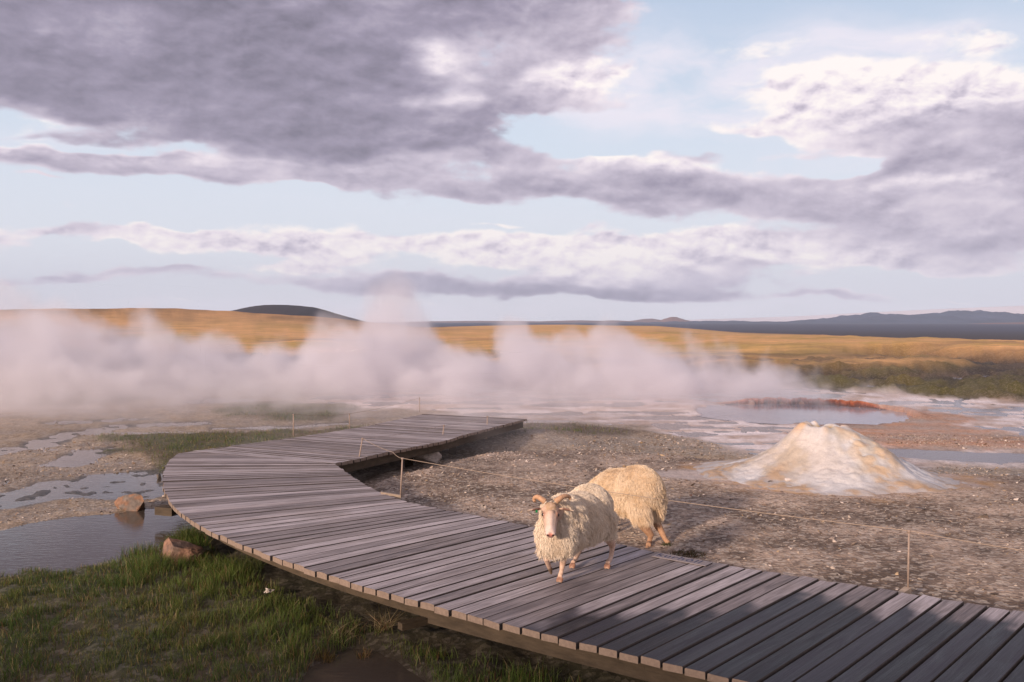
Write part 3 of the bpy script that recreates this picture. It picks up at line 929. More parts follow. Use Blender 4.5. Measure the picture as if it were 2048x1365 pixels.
# name plate let into the deck edge
def nameplate():
    p0, p1 = G(1322, 1106.5), G(1428, 1125.5)
    e = (p1 - p0).normalized(); nrm = Vector((e.y, -e.x, 0))
    if nrm.y > 0: nrm = -nrm
    org = (p0 + p1) / 2 + nrm * 0.02
    o = thing('name_plate', (org.x, org.y, 0.004), 'thin grey name plate with dark letters fixed along the boardwalk edge behind the sheep', 'sign')
    L = (p1 - p0).length
    w = 0.125
    a = org + nrm * (w / 2) - Vector((0, 0, 0)) ; a.z = 0.007
    v, f = boxv(a - e * L / 2, a + e * L / 2, w, 0.004)
    m_ = simple('plate_metal', (0.25, 0.22, 0.225), 0.75, 0.12, 30, 0.1)
    ob = pymesh('plate', v, f, m_, parent=o, loc=(org.x, org.y, 0.004))
    cu = bpy.data.curves.new('lettering', 'FONT')
    cu.body = 'kurhóll'; cu.size = 0.115; cu.space_character = 1.12; cu.align_x = 'LEFT'; cu.align_y = 'CENTER'
    cu.extrude = 0.0012; cu.offset = -0.0006
    cu.materials.append(simple('letter_paint', (0.06, 0.065, 0.12), 0.6, 0.1, 30, 0))
    t0_ = bpy.data.objects.new('lettering', cu); sc.collection.objects.link(t0_)
    bpy.context.view_layer.update()
    me = bpy.data.meshes.new_from_object(t0_.evaluated_get(bpy.context.evaluated_depsgraph_get()))
    bpy.data.objects.remove(t0_)
    t_ = bpy.data.objects.new('lettering', me); link(t_, o)
    t_.location = (nrm * (w / 2 - .002) - e * (L / 2 - .012) + Vector((0, 0, 0.0045)))
    t_.rotation_euler = (0, 0, math.atan2(e.y, e.x))


nameplate()


# ------------------------------------------------------------------ rope fence posts
def post(top, bottom, label, bracket=None, r=0.0088, group='rope fence posts'):
    o = thing('fence_post', tuple(bottom), label, 'fence post', group)
    v, f = tube([bottom, (bottom + top) / 2, top], [r, r, r * 0.95], 8)
    v2, f2 = tube([top - Vector((0, 0, 0.012)), top + Vector((0, 0, 0.006))], [r * 1.7, r * 1.5], 8)
    v, f = join([(v, f), (v2, f2)])
    pymesh('rod', v, f, M_rod, parent=o, smooth=True, loc=tuple(bottom))
    if bracket is not None:
        v, f = boxv(bracket, bottom + Vector((0, 0, 0.03)), 0.045, 0.045)
        pymesh('bracket_arm', v, f, M_pale, parent=o, loc=tuple(bottom))
    return top


def rope(name, pts, sag, label, r=0.0028):
    P_ = []
    for a, b in zip(pts, pts[1:]):
        n_ = 14
        for i in range(n_):
            f = i / n_; p = a.lerp(b, f); p.z -= sag * 4 * f * (1 - f); P_.append(p)
    P_.append(pts[-1])
    v, f = tube(P_, r, 6)
    o = pymesh(name, v, f, M_rope, smooth=True, loc=tuple(pts[0]))
    tag(o, label, 'rope', 'ropes of the low fence')


tA = post(W(725, 877, 11.9), W(715, 936, 11.9), 'leaning thin rod post on a wooden arm at the inner corner of the boardwalk', W(680, 932, 11.75))
tB = post(W(888, 851, 14.2), W(882, 901, 14.2), 'thin rod post on a wooden arm halfway along the far walkway edge', W(838, 893, 14.0))
tC = post(W(975, 833, 15.6), W(973, 876, 15.6), 'farthest rod post on a wooden arm, near the walkway end in the steam', W(930, 869, 15.4))
t1 = post(W(805, 917, 9.35), W(801, 996, 9.35), 'upright rod post on the gravel just past the bend of the boardwalk', W(762, 984, 9.3))
t2 = post(W(1818, 1062, 6.22), W(1816, 1183, 6.22), 'rod post standing at the near boardwalk edge on the right, in front of the cone', W(1780, 1200, 6.0), r=0.0075)
t3 = post(W(2500, 1150, 5.4), W(2500, 1290, 5.4), 'rod post holding the far right end of the long gravel rope')
tL1 = post(W(587, 829, 15.9), W(587, 873, 15.9), 'pale rod post on the grass behind the left side of the far walkway', r=0.011)
tL2 = post(W(699, 828, 17.2), W(699, 860, 17.2), 'faint rod post behind the far walkway, second from the left in the steam')
tL3 = post(W(839, 796, 20.5), W(839, 825, 20.5), 'faint rod post beyond the far end of the walkway')
rope('fence_rope', [tC, tB, tA], 0.03, 'thin rope along the inner posts of the far walkway', 0.002)
rope('fence_rope', [tA, W(786, 905, 10.2), t1], 0.015, 'short pale rope from the leaning corner post down to the gravel post')
rope('fence_rope', [t1, t2, t3], 0.035, 'long pale rope running across the gravel in front of the rear sheep')
rope('fence_rope', [tL1, tL2, tL3], 0.03, 'faint rope between the posts behind the far walkway', 0.003)

# ------------------------------------------------------------------ unseen building added behind the camera so its roof shades the near end
def shade_caster():
    loc = (-10.5, -5.5, -0.45)
    o = thing('added_hut', loc, 'unseen wooden building added behind the viewpoint so its roof shades the near planks', 'shade_caster')
    m_ = simple('hut_boards', (0.13, 0.08, 0.05), 0.85, 0.3, 3, 0.3)
    m2 = simple('hut_roofing', (0.10, 0.10, 0.11), 0.7, 0.2, 3, 0.2)
    L2, D2, H = 7.5, 1.7, 2.55
    x, y, z = loc
    v, f = [], []
    w = [(x - L2, y - D2), (x + L2, y - D2), (x + L2, y + D2), (x - L2, y + D2)]
    V = [(a, b, z) for a, b in w] + [(a, b, z + H) for a, b in w] + [(x - L2, y, z + H + 1.25), (x + L2, y, z + H + 1.25)]
    Fc = [(0, 1, 5, 4), (2, 3, 7, 6), (1, 2, 6, 9, 5), (3, 0, 4, 8, 7), (3, 2, 1, 0)]
    pymesh('wall', V, Fc, m_, parent=o, loc=loc)
    ro = []
    for s_ in (-1, 1):
        a = Vector((x, y, z + H + 1.32)); b = Vector((x, y + s_ * (D2 + 0.35), z + H - 0.19))
        n_ = Vector((0, s_ * 0.6, 0.8)) * 0.06
        q = [a - Vector((L2 + .3, 0, 0)), a + Vector((L2 + .3, 0, 0)), b + Vector((L2 + .3, 0, 0)), b - Vector((L2 + .3, 0, 0))]
        ro.append(([*q, *[p + n_ for p in q]], [(0, 1, 2, 3), (7, 6, 5, 4), (0, 4, 5, 1), (1, 5, 6, 2), (2, 6, 7, 3), (3, 7, 4, 0)]))
    v, f = join(ro); pymesh('roof', v, f, m2, parent=o, loc=loc)
    v, f = boxv((x + 2, y + D2 + 0.02, z + 2.05), (x + 2.9, y + D2 + 0.02, z + 2.05), 0.06, 2.0)
    pymesh('door', v, f, simple('hut_door', (0.18, 0.04, 0.03), 0.6), parent=o, loc=loc)


shade_caster()

# ------------------------------------------------------------------ sinter cone
def cone():
    cx_, cy_ = 4.08, 11.75
    nr, nt = 90, 220
    rr = np.linspace(0, 1.12, nr) ** 0.9
    th = np.linspace(0, 2 * np.pi, nt, endpoint=False)
    RR, TH = np.meshgrid(rr, th, indexing='ij')
    Rt = np.interp(TH, np.radians([0, 45, 90, 135, 180, 225, 270, 315, 360]), [1.62, 1.5, 1.5, 1.7, 2.0, 1.95, 1.95, 1.85, 1.62])
    X = cx_ + RR * Rt * np.cos(TH); Y = cy_ + RR * Rt * np.sin(TH)
    n1 = fbm(X, Y, 4, 1.7, off=5.0); n2 = fbm(X, Y, 4, 6.0, off=8.0)
    ang_n = fbm(np.cos(TH) * 2.2, np.sin(TH) * 2.2, 3, 1.0, off=44.0)
    rho = RR * (1 + 0.10 * ang_n * sstep(0, .3, RR)) 
    kx = [0, 0.08, 0.125, 0.16, 0.22, 0.30, 0.40, 0.52, 0.66, 0.80, 0.92, 1.0, 1.12]
    hl_ = np.interp(rho, kx, [0.86, 0.88, 0.97, 1.0, 0.84, 0.62, 0.42, 0.26, 0.15, 0.085, 0.03, 0.0, -0.10])
    hr_ = np.interp(rho, kx, [0.86, 0.88, 0.96, 0.96, 0.86, 0.74, 0.60, 0.44, 0.24, 0.09, 0.03, 0.0, -0.10])
    wr = sstep(-0.5, 0.7, np.cos(TH) - 0.25 * np.sin(TH))
    h = hl_ * (1 - wr) + hr_ * wr
    rim = sstep(0.07, 0.14, rho) * sstep(0.26, 0.17, rho)
    lump = fbm(np.cos(TH) * 1.5 + 7, np.sin(TH) * 1.5, 2, .9)
    z = -0.24 + 0.70 * h + rim * (0.085 * lump) + n1 * 0.028 * sstep(0.15, .5, rho) + n2 * 0.006
    # a swollen boss on the right of the front slope and a broken scarp at the lower right foot
    bx = np.exp(-(((X - 4.45) / 0.30) ** 2 + ((Y - 11.1) / 0.40) ** 2) ** 2); z = z + 0.055 * bx * (1 + n2 * .6)
    rill = np.abs(fbm(X, Y, 3, 3.0, off=61)); z = z - 0.018 * sstep(0.10, 0.0, rill) * sstep(0.2, 0.4, rho)
    white = np.array([0.60, 0.60, 0.61]); tan = np.array([0.60, 0.42, 0.25]); rust = np.array([0.44, 0.28, 0.15]); grey = np.array([0.40, 0.36, 0.34])
    k = sstep(-0.2, 0.35, n1 + 0.25 * n2)[..., None]
    col = white * (1 - k) + np.array([0.50, 0.46, 0.40]) * k
    left = sstep(0.05, -0.75, (X - cx_) + 0.35 * (Y - cy_) + n1 * 0.4) * sstep(0.75, 0.3, rho)
    col = col * (1 - left[..., None] * 0.32) + rust * left[..., None] * 0.32
    a = (rim * sstep(-0.1, 0.3, lump))[..., None]
    col = col * (1 - 0.8 * a) + np.array([0.55, 0.34, 0.17]) * 0.8 * a
    inn = sstep(0.13, 0.08, rho)[..., None]; col = col * (1 - inn) + np.array([0.30, 0.20, 0.06]) * inn
    base = (sstep(0.50, 0.85, rho + n1 * 0.35))[..., None]
    kk = sstep(-0.05, 0.25, n2 + n1 * 0.6)[..., None]
    col = col * (1 - base * 0.8) + (rust * kk + grey * (1 - kk)) * base * 0.8
    bb = (bx * sstep(-0.25, 0.1, n2))[..., None]; col = col * (1 - bb * 0.6) + tan * bb * 0.6
    V = np.stack([X.ravel(), Y.ravel(), z.ravel()], 1)
    i = np.arange(nr - 1)[:, None] * nt; j = np.arange(nt)[None, :]; j2 = (j + 1) % nt
    Fc = np.stack([(i + j).ravel(), (i + nt + j).ravel(), (i + nt + j2).ravel(), (i + j2).ravel()], 1)
    m_, t, b, out = mat('sinter_crust')
    P = t.coord('Object')
    n_a = t.noise(P, 9, 6, 0.65); n_b = t.noise(P, 45, 5, 0.7); n_c = t.noise(t.v('MULTIPLY', P, (1, 1, 5)), 4, 5, 0.7, 1.0)
    s_ = t.v('SCALE', t.attr('col')); t.put(s_.node.inputs['Scale'], t.m('ADD', t.lin(n_a, .25, .75, .80, 1.15), t.m('MULTIPLY', t.m('SUBTRACT', n_b, .5), .3)))
    c2 = t.mix(t.m('MULTIPLY', t.step(.56, .66, n_c), .45), s_, (0.40, 0.34, 0.33))
    ck = t.add('ShaderNodeTexVoronoi', feature='DISTANCE_TO_EDGE'); ck.inputs['Scale'].default_value = 6
    t.put(ck.inputs['Vector'], t.v('MULTIPLY_ADD', t.noise(P, 6, 4, .6, color=True), (.5, .5, .5), P))
    crack = t.m('MULTIPLY', t.step(0.018, 0.0, ck.outputs['Distance']), t.step(.5, .62, n_a))
    c2 = t.mix(t.m('MULTIPLY', crack, .6), c2, (0.14, 0.10, 0.08))
    t.put(b.inputs['Base Color'], c2); b.inputs['Roughness'].default_value = .6
    bump(t, b, t.m('ADD', t.m('ADD', t.m('MULTIPLY', n_a, .5), t.m('MULTIPLY', n_b, .5)), t.m('MULTIPLY', n_c, .5)), 0.5, 0.02)
    o = npmesh('geyser_cone', V, Fc, m_, loc=(cx_, cy_, -0.3), cols=col.reshape(-1, 3))
    tag(o, 'pale sinter cone with a ragged crater rim rising from the gravel on the right', 'geyser cone')


cone()


def ledge():
    """broken red shelf round the far right side of the hot pool"""
    n = 150
    V, Fc, C = [], [], []
    a0, a1 = rad(18), rad(122)
    prof = [(0.55, 0.012), (0.25, 0.055), (0.06, 0.075), (0.0, 0.055), (0.015, 0.02), (0.09, -0.03), (0.16, -0.14)]
    for i in range(n + 1):
        a = a0 + (a1 - a0) * i / n
        j = float(fbm(np.array([i * 0.11]), np.array([0.3]), 4, 1.0, 0.65)[0]) * 0.28 + float(fbm(np.array([i * 0.9]), np.array([4.3]), 2)[0]) * 0.06
        jz = float(fbm(np.array([i * 0.2]), np.array([8.3]), 3)[0]) * 0.05
        fade = min(1, 6 * min(i, n - i) / n)
        for q, (dr, dz) in enumerate(prof):
            rx, ry = POOL_R[0] * (1.0) + dr + j, POOL_R[1] + dr + j
            V.append((POOL.x + rx * math.cos(a), POOL.y + ry * math.sin(a), WZ + 0.02 + (dz * 1.9 + jz * (1 if 0 < q < 5 else 0)) * fade + (0 if q < 5 else 0.0)))
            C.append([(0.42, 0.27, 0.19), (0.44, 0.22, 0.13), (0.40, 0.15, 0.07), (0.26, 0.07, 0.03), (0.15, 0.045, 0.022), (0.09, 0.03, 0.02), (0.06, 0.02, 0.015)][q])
    m = len(prof)
    for i in range(n):
        for k in range(m - 1):
            Fc.append((i * m + k, i * m + k + 1, (i + 1) * m + k + 1, (i + 1) * m + k))
    ms = simple('iron_sinter', None, 0.75, 0.35, 9, 0.7, use_col=True)
    o = npmesh('pool_ledge', V, Fc, ms, loc=(POOL.x, POOL.y, WZ), cols=C, smooth=False)
    tag(o, 'rust red overhanging shelf along the far right rim of the milky hot pool', 'rock ledge')


ledge()


# ------------------------------------------------------------------ stones
def ground_z(x, y):
    return float(terrain(np.array([float(x)]), np.array([float(y)]))[0][0])


M_rock_b = {}


def rock(px, py, wpx, hpx, z, label, c1, c2, seed, name='rock', flat=1.0, group=None):
    """stone whose foot stands at that pixel; wpx, hpx its size in the photograph"""
    p = G(px, py, z); d = p.y
    w = 1.22 * wpx / F * d; h = 1.2 * hpx / F * d
    bm = bmesh.new()
    bmesh.ops.create_icosphere(bm, subdivisions=4, radius=1)
    r2 = random.Random(seed)
    planes = []
    for _ in range(13):
        n_ = Vector((r2.gauss(0, 1), r2.gauss(0, 1), r2.gauss(0, .8))).normalized(); planes.append((n_, r2.uniform(.42, .74)))
    off = seed * 3.7
    co = np.array([v.co[:] for v in bm.verts])
    for n_, dd in planes:
        k = co @ np.array(n_[:]); ex = np.clip(k - dd, 0, None); co -= np.outer(ex * .97, np.array(n_[:]))
    nz = fbm(co[:, 0] + co[:, 2] * .7, co[:, 1] - co[:, 2] * .6, 4, 1.6, .6, off=off) * .10 + fbm(co[:, 0] * 1.3 + co[:, 2], co[:, 1] + co[:, 2], 3, 6, .6, off=off) * .04
    co *= (1 + nz)[:, None]
    co[:, 0] *= w * .62; co[:, 1] *= w * .5; co[:, 2] *= h * .75
    co[:, 2] += h * .28
    kk = sstep(-.15, .2, fbm(co[:, 0] / w * 2, co[:, 2] / w * 2 + co[:, 1] / w, 3, 1.5, off=off))[:, None]
    cols = np.array(c1) * kk + np.array(c2) * (1 - kk)
    Fc = np.array([[v.index for v in f.verts] for f in bm.faces]); bm.free()
    if 'm' not in M_rock_b: M_rock_b['m'] = simple('stone', None, .8, .4, 25, .8, use_col=True)
    c = Vector((p.x, p.y + w * .2, z))
    o = npmesh(name, co + np.array(c[:]), Fc, M_rock_b['m'], loc=tuple(c), cols=cols, smooth=False)
    return tag(o, label, 'rock', group)


RB, GY, CRM = (0.24, 0.135, 0.085), (0.17, 0.14, 0.12), (0.50, 0.43, 0.37)
rock(261, 1022, 52, 30, WZ, 'angular brown and grey rock standing in the shallow pond', RB, GY, 3)
rock(357, 1128, 78, 46, WZ + 0.03, 'large reddish brown rock at the grassy pond edge beside the walkway', (0.26, 0.15, 0.10), (0.16, 0.11, 0.085), 8)
rock(412, 1106, 30, 10, WZ + 0.03, 'small flat grey stone in the grass under the walkway edge', GY, (0.10, .09, .08), 5)
rock(850, 926, 62, 34, -0.33, 'pale wedge shaped boulder leaning under the inner walkway edge', CRM, (0.33, 0.28, 0.24), 12)
rock(955, 885, 46, 14, -0.42, 'pale flat rock under the farther bracket arm of the walkway', (0.36, .28, .22), GY, 14)
rock(318, 957, 10, 7, WZ + 0.01, 'small round dark stone by the outer bend of the walkway', GY, (0.08, .07, .06), 15)
rock(1870, 1089, 24, 13, -0.22, 'tan stone lying on the gravel to the right of the tall rod post', (0.50, .36, .22), (0.36, .28, .2), 16)
rock(1893, 1100, 12, 8, -0.22, 'small whitish stone just below the tan stone on the gravel', CRM, CRM, 17)
rock(1845, 1081, 18, 8, -0.22, 'dark brown clod beside the tan stone on the gravel', (0.08, .05, .04), (0.1, .07, .05), 18)
rock(1447, 977, 11, 9, -0.22, 'small pale stone on gravel left of the cone', CRM, (0.4, .35, .3), 19)
rock(1371, 1003, 16, 7, -0.22, 'flat pale stone nearest to the rump of the rear sheep', (0.45, .38, .32), GY, 20)
rock(1379, 998, 11, 8, -0.22, 'small red brown stone touching the flat pale stone', (0.2, .08, .05), (0.12, .06, .04), 21)
rock(1396, 996, 12, 6, -0.22, 'light grey pebble between the rear sheep and the cone', (0.42, .36, .32), GY, 22)
rock(1459, 995, 26, 4, -0.2, 'thin grey slab lying on the gravel at the left foot of the cone', (0.3, .26, .24), GY, 23)
rock(1575, 967, 14, 8, -0.16, 'white stone resting on the left apron of the cone', (0.62, .56, .54), CRM, 24)
rock(1540, 966, 24, 4, -0.16, 'dark thin slab on the left apron of the cone', (0.12, .1, .09), GY, 25)
rock(1838, 1025, 30, 10, -0.2, 'dark flat slab on the gravel below the right foot of the cone', (0.14, .11, .1), GY, 26)
rock(1970, 1042, 22, 12, -0.2, 'brown clod on the gravel far to the right of the cone', (0.2, .14, .1), (0.1, .08, .06), 27)


def shards():
    """loose chips strewn on the gravel and the mud flats"""
    N = 52000
    x = R.uniform(-9, 11, N * 2); y = 4.0 + 14 * R.random(N * 2) ** 0.8
    z, col, gr, wet, grass = terrain(x, y)
    dens = fbm(x, y, 3, 0.8, off=3.3)
    dk = polydist(x, y, DECK)
    inm = np.hypot((x - 4.15) / 1.5, (y - 11.6) / 1.3)
    keep = (gr > 0.55) & (z > WZ - 0.005) & (dk < -0.02) & (R.random(len(x)) < 0.55 + dens) & (grass < 0.4) & (inm > 1.05)
    x, y, z = x[keep][:N], y[keep][:N], z[keep][:N]
    n = len(x)
    s_ = np.clip(R.lognormal(-4.95, 0.55, n), 0.003, 0.028) * (0.75 + 0.035 * y)
    base = np.array([[1, 0, 0], [0.3, 0.9, 0], [-0.8, 0.6, 0], [-0.9, -0.5, 0], [0.2, -1, 0], [0.1, 0.05, 0.55], [0.1, 0.0, -0.5]])
    fc = np.array([[0, 1, 5], [1, 2, 5], [2, 3, 5], [3, 4, 5], [4, 0, 5], [1, 0, 6], [2, 1, 6], [3, 2, 6], [4, 3, 6], [0, 4, 6]])
    th = R.uniform(0, 2 * np.pi, n); tl = R.normal(0, .35, (n, 2))
    V = base[None] * (1 + R.normal(0, .25, (n, 7, 3))) * s_[:, None, None] * np.array([1, .7, .6])
    V[..., 2] += V[..., 0] * tl[:, :1] + V[..., 1] * tl[:, 1:]
    c, q = np.cos(th)[:, None], np.sin(th)[:, None]
    X = V[..., 0] * c - V[..., 1] * q + x[:, None]; Y = V[..., 0] * q + V[..., 1] * c + y[:, None]; Z = V[..., 2] + z[:, None] + s_[:, None] * .15
    V = np.stack([X, Y, Z], -1).reshape(-1, 3)
    Fc = (fc[None] + (np.arange(n) * 7)[:, None, None]).reshape(-1, 3)
    pal = np.array([[0.46, .38, .31], [0.54, .46, .40], [0.30, .23, .18], [0.18, .13, .10], [0.10, .075, .06], [0.40, .29, .18], [0.24, .19, .16]])
    col = pal[R.choice(7, n, p=[.24, .12, .24, .16, .08, .06, .10])] * R.uniform(.75, 1.2, (n, 1))
    o = npmesh('gravel', V, Fc, simple('chips', None, .85, .15, 60, 0, use_col=True), cols=np.repeat(col, 7, 0), smooth=False)
    tag(o, 'loose pale and brown chips scattered over the gravel and mud', 'gravel', kind='stuff')


shards()


# ------------------------------------------------------------------ grass
def blades(name, x, y, z, length, width, cols, lean, mat_, label, cat='grass'):
    n = len(x)
    th = R.uniform(0, 2 * np.pi, n); ph = R.uniform(0, 2 * np.pi, n)
    lx, ly = np.cos(ph) * lean, np.sin(ph) * lean
    bend = R.uniform(.3, 1.2, n)
    V = np.zeros((n, 8, 3))
    for i, (f, w) in enumerate(((0, 1), (.4, .85), (.75, .55), (1.0, .08))):
        px_ = x + lx * length * (f * .4 + f * f * bend); py_ = y + ly * length * (f * .4 + f * f * bend)
        pz_ = z + length * (f - .35 * f * f * np.clip(lean * bend, 0, 1)) - 0.005
        for s_ in (0, 1):
            k = (s_ - .5) * width * w
            V[:, i * 2 + s_, 0] = px_ + np.cos(th) * k; V[:, i * 2 + s_, 1] = py_ + np.sin(th) * k; V[:, i * 2 + s_, 2] = pz_
    fc = np.array([[0, 1, 3, 2], [2, 3, 5, 4], [4, 5, 7, 6]])
    Fc = (fc[None] + (np.arange(n) * 8)[:, None, None]).reshape(-1, 4)
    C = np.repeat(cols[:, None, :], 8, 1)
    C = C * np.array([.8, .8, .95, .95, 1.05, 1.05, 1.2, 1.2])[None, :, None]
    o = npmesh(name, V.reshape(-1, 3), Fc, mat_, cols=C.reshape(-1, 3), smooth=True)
    return tag(o, label, cat, kind='stuff')


def grass_material():
    m_, t, b, out = mat('grass_blade')
    t.put(b.inputs['Base Color'], t.attr('col'))
    b.inputs['Roughness'].default_value = .55; b.inputs['Specular IOR Level'].default_value = .3
    tr = t.add('ShaderNodeBsdfTranslucent'); t.put(tr.inputs['Color'], t.attr('col'))
    mx = t.add('ShaderNodeMixShader'); mx.inputs[0].default_value = .3
    t.l.new(b.outputs[0], mx.inputs[1]); t.l.new(tr.outputs[0], mx.inputs[2]); t.l.new(mx.outputs[0], out.inputs[0])
    return m_


M_grass = grass_material()


def grow(name, n, xr, yr, lmean, wid, label, near=True, thr=0.35):
    x = R.uniform(*xr, n); y = R.uniform(*yr, n)
    cl = fbm(x, y, 3, 2.6, off=12.0); cl2 = fbm(x, y, 3, .7, off=31.0); cf = fbm(x, y, 2, 9.0, off=2.0)
    z, col, gr, wet, g = terrain(x, y)
    k = (g > thr) & (R.random(n) < np.clip(.55 + cf * 1.3 + cl * .6, .06, 1) * g)
    x, y, z, cl, cl2, cf = x[k], y[k], z[k], cl[k], cl2[k], cf[k]
    m = len(x)
    dk = -polydist(x, y, DECK)
    L = lmean * np.clip(1 + cl * 1.0 + cl2 * .5, .35, 2.0) * R.uniform(.55, 1.3, m)
    if near: L = L * (1 + .8 * sstep(.9, .15, dk))
    green = np.array([.060, .105, .020]); lush = np.array([.085, .150, .022]); olive = np.array([.140, .140, .035]); straw = np.array([.30, .23, .11]); rust = np.array([.16, .085, .035])
    q = np.clip(.5 + cl2 * 1.0 + cl * .5 + R.normal(0, .22, m), 0, 1)[:, None]
    C = green * q + olive * (1 - q)
    q = sstep(.7, .2, dk)[:, None] * .5 if near else 0.0
    C = C * (1 - q) + lush * q
    r_ = R.random(m)
    C[r_ < .09] = straw; C[(r_ > .09) & (r_ < .17)] = rust
    C = C * R.uniform(.7, 1.3, (m, 1))
    blades(name, x, y, z, L, wid * R.uniform(.7, 1.3, m), C, np.abs(R.normal(.35, .25, m)), M_grass, label)


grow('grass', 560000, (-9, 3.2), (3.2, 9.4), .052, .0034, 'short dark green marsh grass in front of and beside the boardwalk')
grow('grass_strip', 110000, (-12, 3), (10.5, 24), .055, .007, 'patches of brownish green grass on the flats behind the boardwalk', near=False, thr=.25)


def tuft(name, px, py, z, n, L, spread, cols, label, cat='grass tuft', lean=.6, wid=.003):
    p = G(px, py, z)
    a = R.uniform(0, 2 * np.pi, n); r_ = spread * R.random(n) ** .7
    x = p.x + r_ * np.cos(a); y = p.y + r_ * np.sin(a)
    zz, _, _, _, _ = terrain(x, y)
    zz = np.maximum(zz, WZ - .01)
    C = np.array(cols)[R.choice(len(cols), n)] * R.uniform(.7, 1.3, (n, 1))
    o = blades(name, x, y, zz, L * R.uniform(.5, 1.2, n), wid * R.uniform(.7, 1.3, n), C, np.abs(R.normal(lean, .25, n)), M_grass, label, cat)
    del o['kind']
    return o


GR = [(.05, .085, .015), (.07, .11, .02), (.12, .12, .03)]
ST = [(.34, .27, .15), (.42, .34, .2), (.25, .14, .08), (.12, .1, .03)]
tuft('grass_tuft', 372, 1085, -.45, 500, .17, .16, GR, 'tall green tuft by the shaded pond under the walkway bend')
tuft('grass_tuft', 470, 1145, -.45, 700, .15, .25, GR, 'bright green tuft in the grass right of the large reddish rock')
tuft('grass_tuft', 765, 1262, -.45, 120, .17, .07, ST, 'dry pale straw tuft beside the stringer end under the walkway', lean=1.1)
tuft('grass_tuft', 690, 1275, -.45, 90, .15, .10, ST, 'small bleached tuft left of the straw tuft, above the puddle', lean=1.1)
tuft('grass_tuft', 650, 1318, -.49, 160, .07, .07, [(.16, .1, .03), (.1, .08, .02), (.2, .13, .05)], 'low brown rush clump standing in the puddle at the left', lean=.3)
tuft('grass_tuft', 590, 1322, -.49, 160, .07, .09, [(.12, .09, .03), (.07, .07, .02)], 'low dark rush clump at the left rim of the puddle', lean=.3)
tuft('grass_tuft', 728, 1312, -.49, 90, .07, .05, [(.18, .1, .04), (.1, .08, .02)], 'small rusty rush clump in the middle of the puddle', lean=.3)
tuft('moss_patch', 1375, 1112, -.2, 600, .030, .15, [(.08, .075, .02), (.15, .08, .04), (.05, .05, .02)], 'low moss and dry weed behind the boardwalk edge by the hind sheep', 'moss', wid=.005)
tuft('moss_patch', 1335, 1092, -.2, 160, .025, .06, [(.06, .08, .02), (.08, .08, .03)], 'tiny green moss patch at the rear hoof of the hind sheep', 'moss', wid=.004)
# a scrap of white wool caught in the grass
def wool_scrap():
    p = G(537, 1182, -.38)
    pts = [p + Vector((R.normal(0, .018), R.normal(0, .018), R.normal(.0, .006))) for _ in range(26)]
    v, f = tube(pts, [.0045] * 26, 5)
    tag(pymesh('wool_scrap', v, f, simple('loose_wool', (.62, .55, .48), .9), smooth=True, loc=tuple(p)), 'scrap of white wool caught on the grass below the walkway', 'wool scrap')


wool_scrap()

# ------------------------------------------------------------------ sheep
def head_frame(fdir, roll=0.0):
    f = Vector(fdir).normalized(); s_ = Vector((0, 0, 1)).cross(f).normalized(); u = f.cross(s_)
    return f, u, s_


def ball(c, r, axes=None, seg=20):
    """ellipsoid as verts and faces; axes = 3 unit vectors, r = 3 radii"""
    r = r if hasattr(r, '__len__') else (r, r, r)
    ax = axes or (Vector((1, 0, 0)), Vector((0, 1, 0)), Vector((0, 0, 1)))
    V, Fc = [], []
    n, m = seg, seg // 2
    for i in range(m + 1):
        ph = math.pi * i / m
        for k in range(n):
            th = 2 * math.pi * k / n
            p = (math.sin(ph) * math.cos(th), math.sin(ph) * math.sin(th), math.cos(ph))
            V.append(Vector(c) + sum((a * (r_ * q) for a, r_, q in zip(ax, r, p)), Vector()))
    for i in range(m):
        for k in range(n):
            k2 = (k + 1) % n
            Fc.append((i * n + k, (i + 1) * n + k, (i + 1) * n + k2, i * n + k2))
    return V, Fc


def fuse(parts, name, voxel, smooth=5):
    """one continuous skin round all parts"""
    v, f = join(parts)
    me = bpy.data.meshes.new('tmp'); me.from_pydata([tuple(p) for p in v], [], f); me.update()
    bm = bmesh.new(); bm.from_mesh(me); bmesh.ops.remove_doubles(bm, verts=bm.verts, dist=1e-6); bmesh.ops.recalc_face_normals(bm, faces=bm.faces); bm.to_mesh(me); bm.free()
    o = bpy.data.objects.new('tmp', me); sc.collection.objects.link(o)
    q = o.modifiers.new('r', 'REMESH'); q.mode = 'VOXEL'; q.voxel_size = voxel
    q = o.modifiers.new('s', 'SMOOTH'); q.factor = .5; q.iterations = smooth
    bpy.context.view_layer.update()
    dg = bpy.context.evaluated_depsgraph_get()
    out = bpy.data.meshes.new_from_object(o.evaluated_get(dg))
    bpy.data.objects.remove(o); bpy.data.meshes.remove(me)
    out.name = name
    return out


def wool_material(name, c1, c2, c3):
    m_, t, b, out = mat(name)
    P = t.coord('Object')
    n1 = t.noise(P, 7, 4, .6); n2 = t.noise(P, 60, 3, .6)
    c = t.mix(t.step(.38, .66, n1), c1, c2)
    c = t.mix(t.m('MULTIPLY', t.step(.55, .75, n2), .35), c, c3)
    hi_ = t.add('ShaderNodeHairInfo')
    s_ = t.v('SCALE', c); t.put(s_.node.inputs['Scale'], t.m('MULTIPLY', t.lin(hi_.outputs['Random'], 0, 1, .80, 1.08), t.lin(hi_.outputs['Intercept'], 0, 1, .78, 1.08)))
    t.put(b.inputs['Base Color'], s_)
    b.inputs['Roughness'].default_value = .8; b.inputs['Specular IOR Level'].default_value = .15
    b.inputs['Sheen Weight'].default_value = .15
    return m_


